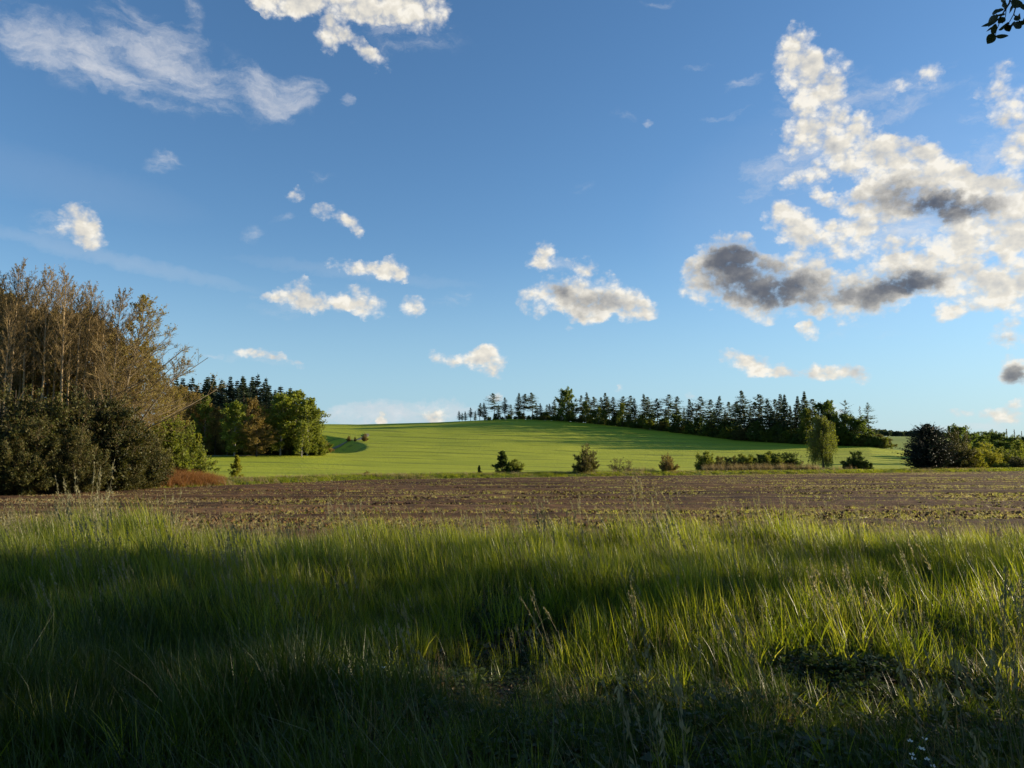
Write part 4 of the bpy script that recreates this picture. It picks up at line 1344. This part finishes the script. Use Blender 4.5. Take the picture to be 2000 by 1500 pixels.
N = 42000
Y = 14.5 + (95 - 14.5) * rng.random(N) ** 1.5
X = (rng.random(N) * 2 - 1) * (Y * .80 + 2)
px = px_of(X, Y)
ok = (Y < d2(px)) & (Y > d1(px) - .3) & (rng.random(N) < .5 + 1.2 * vnoise(X * .25, Y, 1.2, 43))
X, Y = X[ok], Y[ok]
n = len(X)
scatter('soil_clods', None, np.stack([X, Y, ground_z(X, Y) + .01], -1), rng.random(n) * 6.28, rng.normal(0, .3, (n, 2)), rng.uniform(.3, 1.1, n), rng.integers(0, 3, n), [clod(f'clod_{k}', 50 + k) for k in range(3)])

# ---- grass of the field margin, dry reeds, rust coloured weeds
MG = [blades('margin_a', 31, 40, .35, .15, .40, .022, M['grass'], lean=.4, curl=.5, seg=3), blades('margin_b', 32, 34, .35, .15, .45, .02, M['grass_dark'], lean=.4, curl=.5, seg=3), blades('margin_c', 33, 26, .35, .2, .6, .018, M['straw'], lean=.5, curl=.5, seg=3)]
N = 26000
pxr = rng.uniform(-150, 2150, N)
tt = rng.random(N)
Y = d2(pxr) + .6 + (d3(pxr) - d2(pxr) + 1.5) * tt
X = X_at(pxr, Y, -1)
r = rng.random(N) + .9 * vnoise(X * .4, Y, 2.5, 51)
idx = np.select([r < .62, r < .86], [0, 1], 2)
scatter('margin_grass', None, np.stack([X, Y, ground_z(X, Y) - .03], -1), rng.normal(0, .8, N), rng.normal(0, .1, (N, 2)), rng.uniform(.6, 1.3, N), idx, MG)

RD = [blades('reed_a', 61, 22, .3, .6, 1.5, .022, M['straw'], lean=.25, curl=.25, wind=(-.15, 0), seg=3), blades('reed_b', 62, 22, .3, .5, 1.2, .022, M['litter'], lean=.35, curl=.3, wind=(-.15, 0), seg=3)]
segs = [(1375, 1600, 900, 1.0), (1225, 1280, 90, .7), (1600, 1700, 120, .75), (1780, 1850, 60, .6), (600, 900, 160, .45), (1130, 1230, 120, .6)]
Xs, Ys, S_ = [], [], []
for a, b_, m, s in segs:
    p = rng.uniform(a, b_, m)
    Yq = d2(p) + rng.uniform(3.5, 7.5, m)
    Xs.append(X_at(p, Yq, -1)); Ys.append(Yq); S_.append(np.full(m, s) * rng.uniform(.6, 1.3, m))
X, Y, S_ = map(np.concatenate, (Xs, Ys, S_))
n = len(X)
scatter('dry_reeds', None, np.stack([X, Y, ground_z(X, Y) - .03], -1), rng.normal(0, .5, n), rng.normal(0, .1, (n, 2)), S_, rng.integers(0, 2, n), RD)

RW = [blades('rust_a', 71, 60, .35, .5, 1.5, .014, M['rust'], lean=.28, curl=.25, seg=3), blades('rust_b', 72, 60, .35, .4, 1.2, .016, M['rust'], lean=.35, curl=.4, seg=3)]
n = 900
p = rng.uniform(225, 440, n)
hh = np.sqrt(np.clip(1 - ((p - 335) / 112) ** 2, 0.02, 1))
Y = d2(p) + rng.uniform(.6, 7.0, n)
X = X_at(p, Y, -1)
scatter('rust_weeds', None, np.stack([X, Y, ground_z(X, Y) - .03], -1), rng.random(n) * 6.28, rng.normal(0, .12, (n, 2)), hh * rng.uniform(.85, 1.2, n), rng.integers(0, 2, n), RW)
# tall grass and nettles along the foot of the thicket
n = 1500
p = rng.uniform(-80, 300, n)
Y = d2(p) + rng.uniform(.2, 2.2, n)
X = X_at(p, Y, -1)
scatter('thicket_grass', None, np.stack([X, Y, ground_z(X, Y) - .03], -1), rng.random(n) * 6.28, rng.normal(0, .1, (n, 2)), rng.uniform(.7, 1.4, n), rng.integers(0, 2, n), MG[:2])

# ---- far wood beyond the right hand field: reads as one dark band
rng = np.random.default_rng(9)
b = MB()
for px_, top, Y_ in [(q, 0, 770 + rng.uniform(-20, 20)) for q in np.arange(1700, 1870, 3.0)]:
    x = X_at(px_, Y_, 15)
    gz = float(ground_z(x, Y_))
    t_ = zp(I(px_, [1700, 1720, 1760, 1800, 1870], [835, 839, 843, 842, 846]) + rng.normal(0, 1.3), Y_)
    h = max(2.0, float(t_) - gz)
    m = 260
    c = rng.normal(0, 1, (m, 3))
    c = norm(c) * rng.random((m, 1)) ** .4
    c = c * np.array([2.6, 2.6, h * .5]) + np.array([x, Y_, gz + h * .5])
    d = rnd_unit(rng, m)
    b.cards(c, d, norm(np.cross(d, rnd_unit(rng, m))), 1.5, 1.0)
tag(link('far_wood', b.mesh('far_wood', M['conifer_blue'])), kind='stuff')

# ------------------------------------------------------------------ hanging twig, upper right
rng = np.random.default_rng(21)


def at(px, py, dist):
    v = px_dir(px, py)
    return np.array([v.x, v.y, v.z]) * dist + np.array([0, 0, CAMZ])


DT = 4.2
root = bpy.data.objects.new('overhanging_tree', None)
COL.objects.link(root)
tx, ty = 6.6, 2.6
root.location = (tx, ty, float(ground_z(tx, ty)))
tag(root, 'leafy twig hanging into the sky from a roadside tree at the upper right corner', 'tree')
tbase = np.array(root.location)
tk = MB()
tp = np.array([[0, 0, -.1], [.05, .02, 1.5], [.0, .1, 3.0], [.1, .1, 4.6], [.2, 0, 6.5]])
tk.polytube(tp, [.16, .13, .11, .09, .04], 8)
tg0 = at(1985, -60, DT) - tbase
tw = np.array([tp[3], (tp[3] + tg0) / 2 + [0, 0, .5], tg0])
tk.polytube(tw, [.05, .03, .008], 6)
link('trunk', tk.mesh('overhang_trunk', M['bark_dark'], True), root)
tb = MB()


def poly(pxs, r0, r1, dz=0.0):
    P_ = np.array([at(x, y, DT + dz * i) - tbase for i, (x, y) in enumerate(pxs)])
    r_ = np.linspace(r0, r1, len(P_))
    tb.tubes(P_[:-1], P_[1:], r_[:-1], r_[1:], 5)


poly([(1985, -60), (1975, -10), (1972, 5), (1964, 18), (1955, 32), (1942, 45), (1930, 52)], .005, .002)
poly([(1985, -60), (1986, -10), (1985, 10), (1980, 28), (1992, 42)], .004, .0018)
poly([(1967, 14), (1956, 20), (1948, 24)], .002, .0012)
poly([(1955, 32), (1952, 45), (1946, 60), (1944, 70)], .002, .0012)
poly([(1980, 28), (1972, 42), (1966, 48)], .002, .0012)
poly([(1965, 18), (1964, 32), (1958, 46)], .002, .0012)
link('twigs', tb.mesh('overhang_twigs', M['bark_dark'], True), root)


def leaf_shape(p0, p1, w, roll):
    """a folded ovate leaf from stalk p0 to tip p1"""
    ax = p1 - p0
    L_ = np.linalg.norm(ax)
    ax = ax / L_
    v = norm(np.cross(ax, np.array([0.0, 1.0, 0.15])))
    nrm = np.cross(ax, v)
    sd = v * math.cos(roll) + nrm * math.sin(roll)
    nn = np.cross(ax, sd)
    ts = [0, .12, .3, .5, .7, .88, 1]
    ws = [.04, .55, .95, 1, .78, .38, .0]
    V, Fq = [], []
    for t_, w_ in zip(ts, ws):
        mid = p0 + ax * L_ * t_ - nn * .10 * L_ * math.sin(t_ * 3.1)
        V += [mid - sd * w * w_ * .5 + nn * w * w_ * .18, mid, mid + sd * w * w_ * .5 + nn * w * w_ * .18]
    for j in range(len(ts) - 1):
        for q in (0, 1):
            Fq.append([3 * j + q, 3 * j + q + 1, 3 * j + q + 4, 3 * j + q + 3])
    return V, Fq


M['overhang_leaf'] = leaf_mat('overhang_leaf', [(.020, .030, .008), (.045, .055, .012)], 0.22, tcol=1.3, clump=3)
LV = [(1960, 20, 1940, 22, 10, .3), (1952, 21, 1938, 27, 8, 1.0), (1962, 26, 1946, 27, 9, .9), (1950, 32, 1930, 44, 12, .4), (1946, 42, 1916, 52, 10, .8), (1945, 46, 1938, 70, 9, .2), (1942, 66, 1928, 86, 14, .2), (1944, 70, 1970, 70, 8, .6),
      (1963, 34, 1949, 46, 11, .5), (1972, 46, 1950, 58, 13, .5), (1966, 48, 1972, 62, 10, .9), (1982, 44, 1972, 52, 9, .4), (1992, 42, 1984, 56, 13, .3), (1985, 30, 1988, 40, 8, .8), (1992, 26, 1994, 38, 4, .9), (1964, 4, 1955, 1, 14, .4), (1962, 2, 1966, 12, 10, .8),
      (1985, 3, 1972, 24, 20, .1), (1990, 0, 1980, 16, 18, .3), (1968, 10, 1958, 12, 8, .3), (1940, 52, 1926, 62, 3, .5), (1998, 40, 1990, 50, 10, .3), (1998, 8, 2006, 22, 14, .2), (2004, 30, 2012, 44, 14, .5), (1976, -12, 1962, -24, 16, .3), (1996, -20, 2008, -8, 16, .6)]
for (x0, y0, x1, y1, w, roll) in LV:
    b = MB()
    dz = rng.normal(0, .06)
    p0, p1 = at(x0, y0, DT) - tbase, at(x1, y1, DT + dz) - tbase
    V, Fq = leaf_shape(p0, p1, w / F * DT, roll)
    b.add(V, Fq)
    link('leaf', b.mesh('overhang_leaf', M['overhang_leaf'], True), root)
# the rest of that tree's crown, above and beside the view
b = MB()
m = 9000
c = norm(rng.normal(0, 1, (m, 3))) * (rng.random((m, 1)) ** .4) * np.array([2.3, 2.3, 1.7]) + np.array([.6, -.6, 6.4])
d = rnd_unit(rng, m)
b.cards(c, d, norm(np.cross(d, rnd_unit(rng, m))), .08, .055)
tag(link('crown', b.mesh('overhang_crown', M['overhang_leaf']), root))

# ------------------------------------------------------------------ single flowers and stalks in the verge


def on_ground(px_, py_):
    v = px_dir(px_, py_)
    t_ = 0.5
    while t_ < 40:
        p = np.array([v.x * t_, v.y * t_, CAMZ + v.z * t_])
        if p[2] < float(ground_z(p[0], p[1])) + .02:
            return p
        t_ += .02
    return p


def white_flower(base, height, label, seed, nf):
    rng = np.random.default_rng(seed)
    r = bpy.data.objects.new('white_wildflower', None)
    COL.objects.link(r)
    r.location = base
    tag(r, label, 'flower')
    st = MB()
    tip = np.array([rng.normal(0, .02), rng.normal(0, .02), height])
    st.tubes([np.zeros(3), tip * .5], [tip * .5, tip], .0025, .0018, 5)
    pl = []
    for k in range(nf):
        t_ = 1 - .30 * k / max(nf - 1, 1)
        a = k * 2.4
        p0 = tip * t_
        p1 = p0 + np.array([math.cos(a) * .035, math.sin(a) * .035, .02])
        st.tubes([p0], [p1], .0012, .001, 4)
        pl.append(p1)
    link('stem', st.mesh('flower_stem', M['cleavers'], True), r)
    for p1 in pl:
        b = MB()
        a = np.arange(4) * math.pi / 2 + rng.random() * 3
        dd = norm(np.stack([np.cos(a), np.sin(a) , np.full(4, .5)], -1) + np.array([0, -.5, 0]))
        b.cards(p1 + dd * .009, dd, norm(np.cross(dd, [0, -.8, .6])), .015, .010)
        link('blossom', b.mesh('blossom', M['petal']), r)


g0 = on_ground(1800, 1600)
white_flower(at(1803, 1600, 4.6) * 0 + np.array([*g0[:2], g0[2]]), .34, 'tall cluster of small white flowers in the dark grass near the lower right corner', 1, 7)
g0 = on_ground(1808, 1560)
white_flower(g0, .14, 'short white flower just below the tall white flower cluster', 2, 2)
g0 = on_ground(727, 1400)
white_flower(g0, .30, 'single white flower in the dark grass left of the middle', 3, 1)
